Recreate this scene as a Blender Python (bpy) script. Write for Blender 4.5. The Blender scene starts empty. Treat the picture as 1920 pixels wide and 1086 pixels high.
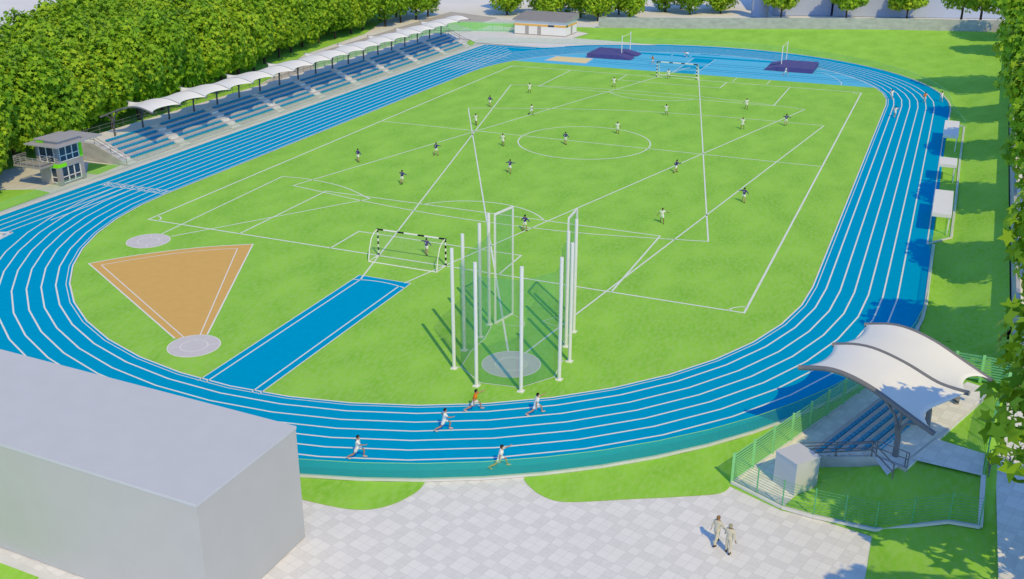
import bpy, bmesh, math, random
import numpy as np
from mathutils import Vector, Matrix
from mathutils.geometry import delaunay_2d_cdt
random.seed(7); RNG = np.random.default_rng(7)
R = math.radians
SC = bpy.context.scene
COL = SC.collection

# ------------------------------------------------------------------ camera
cam = bpy.data.cameras.new('camera'); cam.sensor_width = 36.0
cam.lens = 1930.6/1920*36.0; cam.clip_start = 0.5; cam.clip_end = 4000
co = bpy.data.objects.new('camera', cam); COL.objects.link(co)
CP = Vector((45.046, -132.726, 35.252)); YAW, PIT, ROL = -0.39813, 0.38943, 0.00225
d = Vector((math.sin(YAW)*math.cos(PIT), math.cos(YAW)*math.cos(PIT), -math.sin(PIT)))
r = d.cross(Vector((0, 0, 1))).normalized(); u = r.cross(d)
r2 = r*math.cos(ROL)+u*math.sin(ROL); u2 = -r*math.sin(ROL)+u*math.cos(ROL)
co.matrix_world = Matrix(((r2.x, u2.x, -d.x, CP.x), (r2.y, u2.y, -d.y, CP.y), (r2.z, u2.z, -d.z, CP.z), (0, 0, 0, 1)))
SC.camera = co
# ------------------------------------------------------------------ sky and sun
SUN_EL, SAZ = 48.1, (0.686, -0.727)
w = bpy.data.worlds.new('World'); SC.world = w; w.use_nodes = True
nt = w.node_tree; bg = nt.nodes['Background']; sky = nt.nodes.new('ShaderNodeTexSky')
sky.sky_type = 'NISHITA'; sky.sun_disc = False; sky.sun_elevation = R(SUN_EL)
sky.sun_rotation = math.atan2(SAZ[0], SAZ[1]); sky.ozone_density = 7.0; sky.air_density = 1.0; sky.dust_density = 0.0
nt.links.new(sky.outputs[0], bg.inputs[0]); bg.inputs[1].default_value = 0.15
sl = bpy.data.lights.new('sun', 'SUN'); sl.energy = 2.05; sl.angle = R(0.5); sl.color = (1.0, 0.76, 0.30)
so = bpy.data.objects.new('sun', sl); COL.objects.link(so)
sv = Vector((SAZ[0]*math.cos(R(SUN_EL)), SAZ[1]*math.cos(R(SUN_EL)), math.sin(R(SUN_EL))))
so.rotation_euler = (-sv).to_track_quat('-Z', 'Y').to_euler(); so.location = (60, -80, 90)
vs = SC.view_settings; SC.display_settings.display_device = 'sRGB'
vs.view_transform = 'Standard'; vs.look = 'None'; vs.exposure = 0.4; vs.gamma = 1.0; vs.use_curve_mapping = False
SC.cycles.max_bounces = 6; SC.cycles.transparent_max_bounces = 16

# ------------------------------------------------------------------ materials
def mat(name, col, rough=0.75, var=0.0, scale=3.0, col2=None, metal=0.0, spec=0.3, bump=0.0, stretch=None, detail=4.0):
    m = bpy.data.materials.new(name); m.use_nodes = True
    n = m.node_tree; b = n.nodes['Principled BSDF']
    b.inputs['Roughness'].default_value = rough; b.inputs['Metallic'].default_value = metal
    b.inputs['Specular IOR Level'].default_value = spec
    col = tuple(min(0.84, c*k_) for c, k_ in zip(col, (1.18, 1.19, 1.17)))
    if col2 is None: col2 = tuple(max(0, c*(1-var)) for c in col)
    g = n.nodes.new('ShaderNodeNewGeometry'); t = n.nodes.new('ShaderNodeTexNoise')
    t.inputs['Scale'].default_value = scale; t.inputs['Detail'].default_value = detail
    if stretch:
        mp = n.nodes.new('ShaderNodeMapping'); mp.inputs['Scale'].default_value = stretch[:3]
        if len(stretch) > 3: mp.inputs['Rotation'].default_value[2] = stretch[3]
        n.links.new(g.outputs['Position'], mp.inputs[0]); n.links.new(mp.outputs[0], t.inputs['Vector'])
    else: n.links.new(g.outputs['Position'], t.inputs['Vector'])
    cr = n.nodes.new('ShaderNodeValToRGB')
    cr.color_ramp.elements[0].position = 0.33; cr.color_ramp.elements[1].position = 0.67
    cr.color_ramp.elements[0].color = (*col2, 1); cr.color_ramp.elements[1].color = (*col, 1)
    n.links.new(t.outputs[0], cr.inputs[0]); n.links.new(cr.outputs[0], b.inputs['Base Color'])
    if bump:
        bp = n.nodes.new('ShaderNodeBump'); bp.inputs['Strength'].default_value = bump; bp.inputs['Distance'].default_value = 0.05
        n.links.new(t.outputs[0], bp.inputs['Height']); n.links.new(bp.outputs[0], b.inputs['Normal'])
    return m
def grass_mat(name, a, b_, c):
    m = mat(name, a, 0.9, scale=0.33, col2=b_, spec=0.05, stretch=(1.0, 0.55, 1, 0.6), detail=6)
    n = m.node_tree; b = n.nodes['Principled BSDF']
    g = n.nodes.new('ShaderNodeNewGeometry'); t = n.nodes.new('ShaderNodeTexNoise'); t.inputs['Scale'].default_value = 2.2; t.inputs['Detail'].default_value = 7
    mp = n.nodes.new('ShaderNodeMapping'); mp.inputs['Scale'].default_value = (1.6, 0.7, 1); mp.inputs['Rotation'].default_value[2] = 0.9
    n.links.new(g.outputs['Position'], mp.inputs[0]); n.links.new(mp.outputs[0], t.inputs['Vector'])
    cr = n.nodes.new('ShaderNodeValToRGB'); cr.color_ramp.elements[0].position = 0.38; cr.color_ramp.elements[1].position = 0.66
    mx = n.nodes.new('ShaderNodeMix'); mx.data_type = 'RGBA'
    old = b.inputs['Base Color'].links[0].from_socket
    n.links.new(t.outputs[0], cr.inputs[0]); n.links.new(cr.outputs[0], mx.inputs[0])
    mx.inputs[7].default_value = (*c, 1); n.links.new(old, mx.inputs[6])
    mm = n.nodes.new('ShaderNodeMix'); mm.data_type = 'RGBA'; mm.inputs[0].default_value = 0.62
    n.links.new(mx.outputs[2], mm.inputs[7]); n.links.new(old, mm.inputs[6]); n.links.new(mm.outputs[2], b.inputs['Base Color'])
    bp = n.nodes.new('ShaderNodeBump'); bp.inputs['Strength'].default_value = 0.25; bp.inputs['Distance'].default_value = 0.04
    t2 = n.nodes.new('ShaderNodeTexNoise'); t2.inputs['Scale'].default_value = 9; n.links.new(g.outputs['Position'], t2.inputs['Vector'])
    n.links.new(t2.outputs[0], bp.inputs['Height']); n.links.new(bp.outputs[0], b.inputs['Normal'])
    return m
def film_mat(name, col, amt, rough=0.4):
    m = bpy.data.materials.new(name); m.use_nodes = True; n = m.node_tree
    b = n.nodes['Principled BSDF']; b.inputs['Base Color'].default_value = (*col, 1); b.inputs['Roughness'].default_value = rough
    b.inputs['Specular IOR Level'].default_value = 0.2
    tr = n.nodes.new('ShaderNodeBsdfTransparent'); mx = n.nodes.new('ShaderNodeMixShader'); mx.inputs[0].default_value = amt
    n.links.new(tr.outputs[0], mx.inputs[1]); n.links.new(b.outputs[0], mx.inputs[2])
    n.links.new(mx.outputs[0], n.nodes['Material Output'].inputs[0]); return m
def mesh_film(name, col, cell, thick):
    # woven netting: opaque strands on a fine grid, open between
    m = film_mat(name, col, 0.2); return m
def paver_mat(name, rot, tile, lo, hi, joint):
    m = bpy.data.materials.new(name); m.use_nodes = True; n = m.node_tree; b = n.nodes['Principled BSDF']
    b.inputs['Roughness'].default_value = 0.85; b.inputs['Specular IOR Level'].default_value = 0.15
    def M(op, a, c=None, e=None):
        x = n.nodes.new('ShaderNodeMath'); x.operation = op
        for i, v in enumerate((a, c, e)):
            if v is None: continue
            if isinstance(v, (int, float)): x.inputs[i].default_value = v
            else: n.links.new(v, x.inputs[i])
        return x.outputs[0]
    g = n.nodes.new('ShaderNodeNewGeometry'); mp = n.nodes.new('ShaderNodeMapping')
    mp.inputs['Rotation'].default_value[2] = rot; mp.inputs['Scale'].default_value = (1/tile, 1/tile, 1)
    n.links.new(g.outputs['Position'], mp.inputs[0]); s = n.nodes.new('ShaderNodeSeparateXYZ'); n.links.new(mp.outputs[0], s.inputs[0])
    X = M('ADD', s.outputs[0], 600.0); Y = M('ADD', s.outputs[1], 600.0)
    ix, iy = M('FLOOR', X), M('FLOOR', Y)
    mxm, mym = M('FLOORED_MODULO', ix, 3.0), M('FLOORED_MODULO', iy, 3.0)
    ax, ay = M('LESS_THAN', mxm, 1.5), M('LESS_THAN', mym, 1.5)
    same = M('COMPARE', ax, ay, 0.1)                      # two by two light slabs and single ones between darker strips
    fx, fy = M('FRACT', X), M('FRACT', Y)
    ex = M('MINIMUM', M('MINIMUM', fx, M('SUBTRACT', 1.0, fx)), M('MINIMUM', fy, M('SUBTRACT', 1.0, fy)))
    jt = M('LESS_THAN', ex, 0.018)
    cb = n.nodes.new('ShaderNodeCombineXYZ'); n.links.new(ix, cb.inputs[0]); n.links.new(iy, cb.inputs[1])
    wn = n.nodes.new('ShaderNodeTexWhiteNoise'); wn.noise_dimensions = '2D'; n.links.new(cb.outputs[0], wn.inputs['Vector'])
    ns = n.nodes.new('ShaderNodeTexNoise'); ns.inputs['Scale'].default_value = 5.0; ns.inputs['Detail'].default_value = 8
    n.links.new(g.outputs['Position'], ns.inputs['Vector'])
    big = n.nodes.new('ShaderNodeTexNoise'); big.inputs['Scale'].default_value = 0.25; n.links.new(g.outputs['Position'], big.inputs['Vector'])
    f = M('ADD', M('MULTIPLY', same, 0.55), M('MULTIPLY', wn.outputs['Value'], 0.22))
    f = M('ADD', f, M('MULTIPLY', M('SUBTRACT', ns.outputs[0], 0.5), M('SUBTRACT', 1.3, M('MULTIPLY', same, 0.9))))
    f = M('ADD', f, M('MULTIPLY', M('SUBTRACT', big.outputs[0], 0.5), 0.35))
    cr = n.nodes.new('ShaderNodeValToRGB'); cr.color_ramp.elements[0].color = (*lo, 1); cr.color_ramp.elements[1].color = (*hi, 1)
    n.links.new(f, cr.inputs[0]); mx = n.nodes.new('ShaderNodeMix'); mx.data_type = 'RGBA'
    n.links.new(M('MULTIPLY', jt, 0.7), mx.inputs[0]); n.links.new(cr.outputs[0], mx.inputs[6]); mx.inputs[7].default_value = (*joint, 1)
    n.links.new(mx.outputs[2], b.inputs['Base Color']); return m
def leaf_mat(name, a, b_, c):
    m = bpy.data.materials.new(name); m.use_nodes = True; n = m.node_tree; b = n.nodes['Principled BSDF']
    b.inputs['Roughness'].default_value = 0.6; b.inputs['Specular IOR Level'].default_value = 0.2
    at = n.nodes.new('ShaderNodeAttribute'); at.attribute_name = 'leafrand'
    oi = n.nodes.new('ShaderNodeObjectInfo')
    cr = n.nodes.new('ShaderNodeValToRGB'); e = cr.color_ramp.elements
    e[0].position = 0; e[0].color = (*a, 1); e[1].position = 0.6; e[1].color = (*b_, 1); x = e.new(1.0); x.color = (*c, 1)
    ad = n.nodes.new('ShaderNodeMath'); ad.operation = 'MULTIPLY_ADD'; ad.inputs[1].default_value = 0.35
    n.links.new(oi.outputs['Random'], ad.inputs[0]); mu = n.nodes.new('ShaderNodeMath'); mu.operation = 'MULTIPLY'; mu.inputs[1].default_value = 0.68
    n.links.new(at.outputs['Fac'], mu.inputs[0]); n.links.new(mu.outputs[0], ad.inputs[2]); n.links.new(ad.outputs[0], cr.inputs[0])
    n.links.new(cr.outputs[0], b.inputs['Base Color'])
    tl = n.nodes.new('ShaderNodeBsdfTranslucent'); n.links.new(cr.outputs[0], tl.inputs[0])
    mx = n.nodes.new('ShaderNodeMixShader'); mx.inputs[0].default_value = 0.14
    n.links.new(b.outputs[0], mx.inputs[1]); n.links.new(tl.outputs[0], mx.inputs[2]); n.links.new(mx.outputs[0], n.nodes['Material Output'].inputs[0])
    return m

GRASS = grass_mat('grass', (0.27, 0.56, 0.068), (0.225, 0.54, 0.052), (0.37, 0.63, 0.17))
GRASS2 = grass_mat('bank_grass', (0.29, 0.59, 0.068), (0.25, 0.57, 0.05), (0.38, 0.66, 0.15))
TRACK = mat('blue_track', (0.0, 0.305, 0.575), 0.9, 0.06, 1.5, spec=0.0, bump=0.05)
TRACK2 = mat('light_blue_surface', (0.10, 0.45, 0.84), 0.9, 0.06, 1.2, spec=0.0)
LINE = mat('white_line_paint', (0.80, 0.83, 0.84), 0.7, 0.05, 2.0, spec=0.15)
GLINE = mat('pitch_line_chalk', (0.66, 0.80, 0.72), 0.9, 0.10, 3.0, spec=0.05)
CONC = mat('concrete_light', (0.64, 0.64, 0.67), 0.85, 0.10, 0.8, spec=0.15)
CONC2 = mat('concrete_seat_tier', (0.50, 0.47, 0.50), 0.85, 0.12, 1.2, spec=0.15)
CONCW = mat('concrete_wall', (0.44, 0.45, 0.50), 0.9, 0.22, 0.7, spec=0.1, stretch=(1, 1, 2.2))
STREET = mat('pale_street', (0.68, 0.675, 0.705), 0.9, 0.10, 0.05, spec=0.1)
ROADG = mat('grey_road', (0.43, 0.41, 0.415), 0.9, 0.1, 0.4, spec=0.1)
APRON = mat('apron_paving', (0.60, 0.605, 0.64), 0.85, 0.15, 0.5, spec=0.1, stretch=(1.6, 0.3, 1))
PLAZA = paver_mat('plaza_pavers', 0.253, 0.64, (0.725, 0.725, 0.745), (0.865, 0.86, 0.88), (0.57, 0.57, 0.60))
CLAY = mat('ochre_clay', (0.61, 0.385, 0.135), 0.95, 0.05, 1.2, spec=0.0)
SAND = mat('pale_sand', (0.86, 0.60, 0.33), 0.95, 0.1, 2.5, spec=0.05)
CIRC = mat('circle_concrete', (0.55, 0.53, 0.58), 0.85, 0.06, 2.0, spec=0.1)
WHITEP = mat('white_paint', (0.80, 0.79, 0.80), 0.45, 0.03, 2.0)
BLACKP = mat('black_paint', (0.006, 0.006, 0.008), 0.45, 0.0, 2.0)
MEMB = mat('white_membrane', (0.83, 0.80, 0.83), 0.7, 0.03, 0.6, spec=0.15)
STEEL = mat('grey_steel', (0.16, 0.165, 0.19), 0.45, 0.08, 2.0, spec=0.4)
STEELD = mat('dark_steel', (0.085, 0.09, 0.11), 0.45, 0.1, 2.0)
RAILM = mat('rail_steel', (0.17, 0.165, 0.19), 0.4, 0.1, 2.0, metal=0.2)
SEAT = mat('blue_seat_plastic', (0.0, 0.29, 0.53), 0.5, 0.06, 3.0)
GREENF = mat('green_fence_paint', (0.24, 0.60, 0.26), 0.5, 0.08, 3.0)
GREEND = mat('green_mesh_paint', (0.10, 0.38, 0.18), 0.5, 0.08, 3.0)
LIME = mat('lime_cladding', (0.20, 0.72, 0.01), 0.5, 0.05, 2.0)
FILM = film_mat('green_screen', (0.10, 0.58, 0.03), 0.17)
FILML = film_mat('clear_green_screen', (0.20, 0.60, 0.26), 0.085)
NET = film_mat('green_cage_net', (0.06, 0.42, 0.22), 0.15)
GNET = film_mat('goal_net', (0.55, 0.70, 0.55), 0.06)
MAT_P = mat('purple_vinyl', (0.075, 0.065, 0.235), 0.6, 0.08, 1.0)
ROOFB = mat('pale_roof_render', (0.495, 0.51, 0.575), 0.85, 0.03, 0.7, spec=0.1)  # paler block roof carries light from above in its colour; cabinet uses it too
BLOCK = mat('grey_render', (0.435, 0.435, 0.455), 0.85, 0.03, 0.7, spec=0.1)  # block walls darker than their roof: shading put into the colour
WALLW = mat('white_render', (0.80, 0.79, 0.81), 0.85, 0.03, 0.8, spec=0.1)
OCHRE = mat('ochre_band', (0.68, 0.40, 0.10), 0.85, 0.05, 1.0)
GREYD = mat('grey_door', (0.34, 0.32, 0.325), 0.6, 0.06, 2.0)
ROOFM = mat('grey_roof_sheet', (0.30, 0.295, 0.32), 0.55, 0.12, 1.0, stretch=(6, 0.3, 1))
TWALL = mat('tower_render', (0.40, 0.375, 0.37), 0.85, 0.08, 1.0)
TPILL = mat('tower_grey', (0.30, 0.285, 0.30), 0.8, 0.08, 1.0)
SLATE = mat('roof_slab', (0.35, 0.34, 0.38), 0.6, 0.08, 1.0)
GLASS = mat('dark_window_glass', (0.03, 0.05, 0.09), 0.08, 0.3, 1.5, spec=0.6)
SHADEB = mat('pale_blue_render', (0.36, 0.42, 0.60), 0.85, 0.05, 0.2, spec=0.1)  # blue shade on the far facade put into the colour
BARK = mat('bark', (0.09, 0.065, 0.045), 0.9, 0.4, 4.0, spec=0.1)
LEAF = leaf_mat('leaf', (0.125, 0.31, 0.014), (0.262, 0.475, 0.020), (0.44, 0.58, 0.028))
SKIN = mat('skin', (0.42, 0.23, 0.15), 0.6, 0.06, 6.0)
SKIND = mat('darker_skin', (0.22, 0.11, 0.07), 0.6, 0.06, 6.0)
HAIR = mat('black_hair', (0.008, 0.007, 0.007), 0.6, 0.0, 6.0)
HAIRB = mat('brown_hair', (0.22, 0.12, 0.05), 0.6, 0.1, 6.0)
HAIRG = mat('grey_hair', (0.30, 0.27, 0.19), 0.6, 0.1, 6.0)
NAVY = mat('navy_jersey', (0.040, 0.032, 0.19), 0.8, 0.05, 6.0)
WHITEC = mat('white_cloth', (0.78, 0.76, 0.78), 0.85, 0.04, 6.0)
ORANGE = mat('orange_cloth', (0.75, 0.20, 0.01), 0.85, 0.05, 6.0)
BEIGE = mat('beige_cloth', (0.52, 0.49, 0.41), 0.85, 0.08, 6.0)
SHOE = mat('shoe', (0.62, 0.45, 0.42), 0.6, 0.05, 6.0)
SHOED = mat('dark_shoe', (0.03, 0.025, 0.02), 0.6, 0.05, 6.0)

# ------------------------------------------------------------------ helpers
def tag(o, label=None, cat=None, group=None, kind=None):
    if label: o['label'] = label
    if cat: o['category'] = cat
    if group: o['group'] = group
    if kind: o['kind'] = kind
    return o
def empty(name, loc, rz=0.0):
    o = bpy.data.objects.new(name, None); o.location = loc; o.rotation_euler = (0, 0, rz)
    o.empty_display_size = 0.3; COL.objects.link(o); return o
def origin(o):
    v = Vector((0, 0, 0))
    while o is not None: v += Vector(o.location); o = o.parent
    return v
class MB:
    def __init__(s): s.v = []; s.f = []; s.m = []
    def add(s, vs, fs, mi=0):
        b = len(s.v); s.v += [tuple(x) for x in vs]; s.f += [tuple(b+i for i in f) for f in fs]; s.m += [mi]*len(fs)
    def box(s, x0, x1, y0, y1, z0, z1, mi=0, rot=None, org=(0, 0, 0)):
        vs = [Vector(p) for p in ((x0,y0,z0),(x1,y0,z0),(x1,y1,z0),(x0,y1,z0),(x0,y0,z1),(x1,y0,z1),(x1,y1,z1),(x0,y1,z1))]
        if rot is not None:
            c, sn = math.cos(rot), math.sin(rot); vs = [Vector((v.x*c-v.y*sn+org[0], v.x*sn+v.y*c+org[1], v.z+org[2])) for v in vs]
        s.add(vs, [(3,2,1,0),(4,5,6,7),(0,1,5,4),(1,2,6,5),(2,3,7,6),(3,0,4,7)], mi)
    def hexa(s, lo, hi, mi=0):      # two matching polygons, bottom and top
        n = len(lo); s.add(list(lo)+list(hi), [tuple(range(n-1,-1,-1)), tuple(range(n,2*n))]+[(i,(i+1)%n,n+(i+1)%n,n+i) for i in range(n)], mi)
    def prism(s, pts, z0, z1, mi=0): s.hexa([(x,y,z0) for x,y in pts], [(x,y,z1) for x,y in pts], mi)
    def tube(s, path, rad, n=8, mi=0, cap=True):
        path = [Vector(p) for p in path]; k = len(path); rad = rad if isinstance(rad, (list, tuple)) else [rad]*k
        vs = []; prev = None
        for i, p in enumerate(path):
            t = (path[min(i+1,k-1)]-path[max(i-1,0)]).normalized()
            a = Vector((0,0,1)) if abs(t.z) < 0.9 else Vector((1,0,0))
            if prev is not None: a = prev
            b = t.cross(a).normalized(); a = b.cross(t).normalized(); prev = a
            for j in range(n):
                q = 2*math.pi*j/n; vs.append(p+(a*math.cos(q)+b*math.sin(q))*rad[i])
        fs = [(i*n+j, i*n+(j+1)%n, (i+1)*n+(j+1)%n, (i+1)*n+j) for i in range(k-1) for j in range(n)]
        if cap: fs += [tuple(range(n)), tuple(range((k-1)*n+n-1,(k-1)*n-1,-1))]
        s.add(vs, fs, mi)
    def bar(s, a, b, wid, hgt, mi=0):
        a, b = Vector(a), Vector(b); t = (b-a).normalized(); h = Vector((0,0,1)) if abs(t.z) < 0.95 else Vector((1,0,0))
        l = t.cross(h).normalized(); h = l.cross(t).normalized(); l *= wid/2; h = h*hgt/2
        vs = [a-l-h,a+l-h,a+l+h,a-l+h,b-l-h,b+l-h,b+l+h,b-l+h]
        s.add(vs, [(0,1,2,3),(7,6,5,4),(0,4,5,1),(1,5,6,2),(2,6,7,3),(3,7,4,0)], mi)
    def flat(s, pts, z, mi=0): s.add([(p[0],p[1],z if len(p) < 3 else p[2]) for p in pts], [tuple(range(len(pts)))], mi)
    def strip(s, path, wid, z, closed=False, mi=0):     # a painted line of even width
        P = [Vector((p[0],p[1],0)) for p in path]; k = len(P); vs = []
        for i in range(k):
            if closed: a, b = P[i-1], P[(i+1)%k]
            else: a, b = P[max(i-1,0)], P[min(i+1,k-1)]
            t1 = (P[i]-a).normalized() if (P[i]-a).length > 1e-6 else (b-P[i]).normalized()
            t2 = (b-P[i]).normalized() if (b-P[i]).length > 1e-6 else t1
            n1 = Vector((-t1.y,t1.x,0)); n2 = Vector((-t2.y,t2.x,0)); m = (n1+n2)
            m = m.normalized() if m.length > 1e-6 else n1; sc = wid/2/max(0.3, m.dot(n1))
            vs += [P[i]+m*sc, P[i]-m*sc]
        vs = [(v.x,v.y,z) for v in vs]; rng = range(k if closed else k-1)
        s.add(vs, [(2*i,2*i+1,2*((i+1)%k)+1,2*((i+1)%k)) for i in rng], mi)
    def wall(s, path, h, th, mi=0):                     # thin upright sheet with thickness along a 2d/3d path
        for a, b in zip(path[:-1], path[1:]):
            a, b = Vector(a if len(a) == 3 else (*a,0)), Vector(b if len(b) == 3 else (*b,0)); t = Vector((b.x-a.x,b.y-a.y,0)).normalized(); l = Vector((-t.y,t.x,0))*th/2
            H = Vector((0,0,h)); s.add([a-l,b-l,b+l,a+l,a-l+H,b-l+H,b+l+H,a+l+H], [(3,2,1,0),(4,5,6,7),(0,1,5,4),(2,3,7,6),(1,2,6,5),(3,0,4,7)], mi)
    def mesh(s, name, mats, off=None, smooth=False):
        me = bpy.data.meshes.new(name); off = off or Vector((0,0,0))
        me.from_pydata([(v[0]-off.x, v[1]-off.y, v[2]-off.z) for v in s.v], [], s.f)
        for m in (mats if isinstance(mats, (list,tuple)) else [mats]): me.materials.append(m)
        me.polygons.foreach_set('material_index', s.m)
        if smooth: me.polygons.foreach_set('use_smooth', [len(f) == 4 for f in s.f])
        me.update(); return me
    def build(s, name, mats, parent=None, smooth=False, base=None):
        off = origin(parent) if parent else Vector(base or (0,0,0))
        o = bpy.data.objects.new(name, s.mesh(name, mats, off, smooth)); COL.objects.link(o)
        if parent: o.parent = parent
        else: o.location = off
        return o
def struct(name, mb, mats, smooth=False): return tag(mb.build(name, mats, smooth=smooth), kind='structure')
def link(me, name, parent, loc, rz=0.0):
    o = bpy.data.objects.new(name, me); COL.objects.link(o); o.parent = parent; o.location = loc; o.rotation_euler = (0,0,rz); return o
def copy_tree(o, parent=None):
    c = o.copy(); COL.objects.link(c); c.parent = parent
    for ch in list(o.children): copy_tree(ch, c)
    return c
def lerp(a, b, t): return a+(b-a)*t

# ------------------------------------------------------------------ ground heights
SY = 42.2; RI = 36.6; LW = 1.22; RF = 46.3; NSEG = 24
def zwall(x): return float(np.interp(x, [-33,-12,10,30,56], [0,0.65,1.5,2.2,2.7]))
def xw(y): return 52.5+(y+60)*0.0195
def yw(x): return 105.3+(x+33)*0.125
def hb(y): return float(np.interp(y, [-130,-80,-60,-40,0,60,120], [2.0,2.0,2.0,1.7,1.5,1.8,2.7]))
def height(x, y):
    if y <= SY:
        t = (x-48.2)/(xw(y)-0.3-48.2)
        return hb(y)*min(1,max(0,t)) if x > 0 else 0.0
    th = math.atan2(y-SY, x); rho = math.hypot(x, y-SY)
    c, s_ = math.cos(th), math.sin(th)
    r1 = (xw(y)/c) if c > 0.02 else 1e9
    r2 = (105.3+33*0.125-SY)/(s_-0.125*c) if s_-0.125*c > 0.02 else 1e9
    rw = min(r1, r2)-0.3; px, py = rw*c, SY+rw*s_
    hz = hb(py) if r1 < r2 else zwall(px)
    k = min(1, max(0, (py-SY)/70)); hz = max(hz, 0)
    t = (rho-48.6)/(max(rw,50)-48.6); return hz*min(1,max(0,t))
def arc(rad, a0, a1, cy, n=NSEG): return [(rad*math.cos(lerp(a0,a1,i/n)), cy+rad*math.sin(lerp(a0,a1,i/n))) for i in range(n+1)]
PI = math.pi
def oval(rad, n=NSEG): return arc(rad, 0, PI, SY, n)+arc(rad, PI, 2*PI, -SY, n)

# ------------------------------------------------------------------ setting: ground sheets
mb = MB(); mb.flat([(-1500,-700),(1500,-700),(1500,2500),(-1500,2500)], -0.10); struct('ground', mb, STREET)
mb = MB(); mb.flat(oval(RI-0.05), 0.0); struct('infield', mb, GRASS)
# grass bank: strip around the right straight and the far bend, up to the walls
mb = MB(); N = 10; cols = []
pathR = [(48.0, y) for y in np.arange(-50, SY, 3.0)]
dirs = []
for y in np.arange(-50, SY, 3.0): dirs.append([(lerp(RF-0.2, xw(y)-0.15, i/N), y) for i in range(N+1)])
for th in np.linspace(0, 2.45, 50):
    c, s_ = math.cos(th), math.sin(th)
    r1 = (xw(SY+55*s_)/c) if c > 0.02 else 1e9
    r2 = (105.3+33*0.125-SY)/(s_-0.125*c) if s_-0.125*c > 0.02 else 1e9
    rr = min(r1, r2)
    dirs.append([(lerp(RF-0.2, rr, (i/N))*c, SY+lerp(RF-0.2, rr, (i/N))*s_) for i in range(N+1)])
vs = []; fs = []
for row in dirs:
    for (x, y) in row: vs.append((x, y, -0.03+height(x, y)))
for i in range(len(dirs)-1):
    for j in range(N): fs.append((i*(N+1)+j, i*(N+1)+j+1, (i+1)*(N+1)+j+1, (i+1)*(N+1)+j))
mb.add(vs, fs); struct('grass_bank', mb, GRASS2, True)
# near right lawn with its slopes, triangulated between surveyed points
F0 = Vector((36.5,-77.2)); FD = Vector((0.355,0.935)).normalized(); FN = Vector((FD.y,-FD.x))
def ST(s, t, z=None):
    p = F0+FD*s+FN*t; return (p.x, p.y) if z is None else (p.x, p.y, z)
TP = [(36.4,-77.6,0),(39.8,-79.0,0),(41.65,-79.0,0),(45.1,-79.1,0),(45,-79.6,0),(45,-84,0),(45,-100,0),(45,-128,0),(45.6,-79.6,0.15),(46.3,-82.5,0.15),(46.8,-100,0.15),(46.8,-128,0.15),
      (48.8,-79.1,1.55),(50.4,-79.1,1.65),(50.3,-84,1.95),(50.3,-128,2.0),(51.2,-79,2.0),(51.2,-84,2.0),(51.2,-128,2.0),(51.2,-74.4,2.15),
      (41.0,-75.7,0),(40.2,-77.2,0),(40.5,-73.2,0),ST(5.3,3.0,0.05),ST(5.3,5.8,1.3),ST(3.8,7.9,2.12),ST(6.65,8.25,2.15),ST(7.6,11.97,2.15),(50.4,-74.4,2.15),(50.5,-73.0,2.15),ST(9.9,8.35,2.15),ST(17.2,8.6,2.15),ST(19.5,8.6,2.1),
      (51.8,-62,2.05),(52.3,-50,1.85),(48.2,-50,0),(46.1,-50,0),(44.6,-54.5,0),ST(21,2.0,0),ST(20,0.3,0),ST(19,6.5,1.7),(47.2,-55.5,0.2),ST(8,2.7,0),ST(12,2.8,0),ST(16,2.8,0),ST(18.5,2.8,0),ST(4.6,6.3,1.75)]
co2 = [Vector((p[0],p[1])) for p in TP]
vo, eo, fo, ov, oe, of = delaunay_2d_cdt(co2, [], [], 0, 1e-4)
mb = MB(); zz = [TP[o_[0]][2] if o_ else 0.0 for o_ in ov]
tri = [tuple(f) for f in fo]
def keep(f):
    cx = sum(vo[i].x for i in f)/3; cy = sum(vo[i].y for i in f)/3
    q = Vector((cx,cy))-F0; return cx > 45.0 if cy < -79.35 else q.dot(FN) > -0.25
mb.add([(v.x,v.y,z-0.03) for v, z in zip(vo, zz)], [f for f in tri if keep(f)]); nl = struct('near_lawn', mb, GRASS2); nl.data.polygons.foreach_set('use_smooth', [True]*len(nl.data.polygons))
# plaza, lawns beside it
mb = MB(); mb.flat([(-30,-130),(45,-130),(45,-79.4),(44.56,-79.1),(39.8,-78.85),(36.5,-77.2),(30,-75),(-30,-75)], -0.05); struct('plaza', mb, PLAZA)
def fence_arc(a0, a1, n=12, rad=RF+0.12): return arc(rad, R(a0), R(a1), -SY, n)
def ang(x, y): return math.degrees(math.atan2(y+SY, x))
def smooth(pts, n=6):
    out = []; k = len(pts)
    for i in range(k-1):
        p0, p1, p2, p3 = [Vector((*pts[min(max(j,0),k-1)],0)) for j in (i-1,i,i+1,i+2)]
        for q in range(n):
            t = q/n; v = 0.5*((2*p1)+(-p0+p2)*t+(2*p0-5*p1+4*p2-p3)*t*t+(-p0+3*p1-3*p2+p3)*t**3); out.append((v.x,v.y))
    return out+[tuple(pts[-1])]
la = smooth([(18.98,-84.5),(19.0,-85.7),(18.4,-87.3),(17.4,-88.4),(16.2,-88.9),(14.6,-89.1),(12.9,-89.15)])+[(10,-89.3),(-10,-88.8),(-20,-84)]
mb = MB(); mb.flat(la+fence_arc(ang(-20,-84), ang(19,-84.4), 16), -0.02); struct('round_lawn', mb, GRASS2)
lb = smooth([(36.5,-77.4),(36.1,-78.6),(34,-79.9),(31,-81.5),(28.6,-82.8),(27.2,-83.3),(25.9,-83.0),(24.9,-82.3),(24.5,-81.9)])
mb = MB(); mb.flat(lb+fence_arc(ang(24.5,-81.7), -22, 16)+[(44.0,-57.6)], -0.02); struct('round_lawn', mb, GRASS2)
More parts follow.
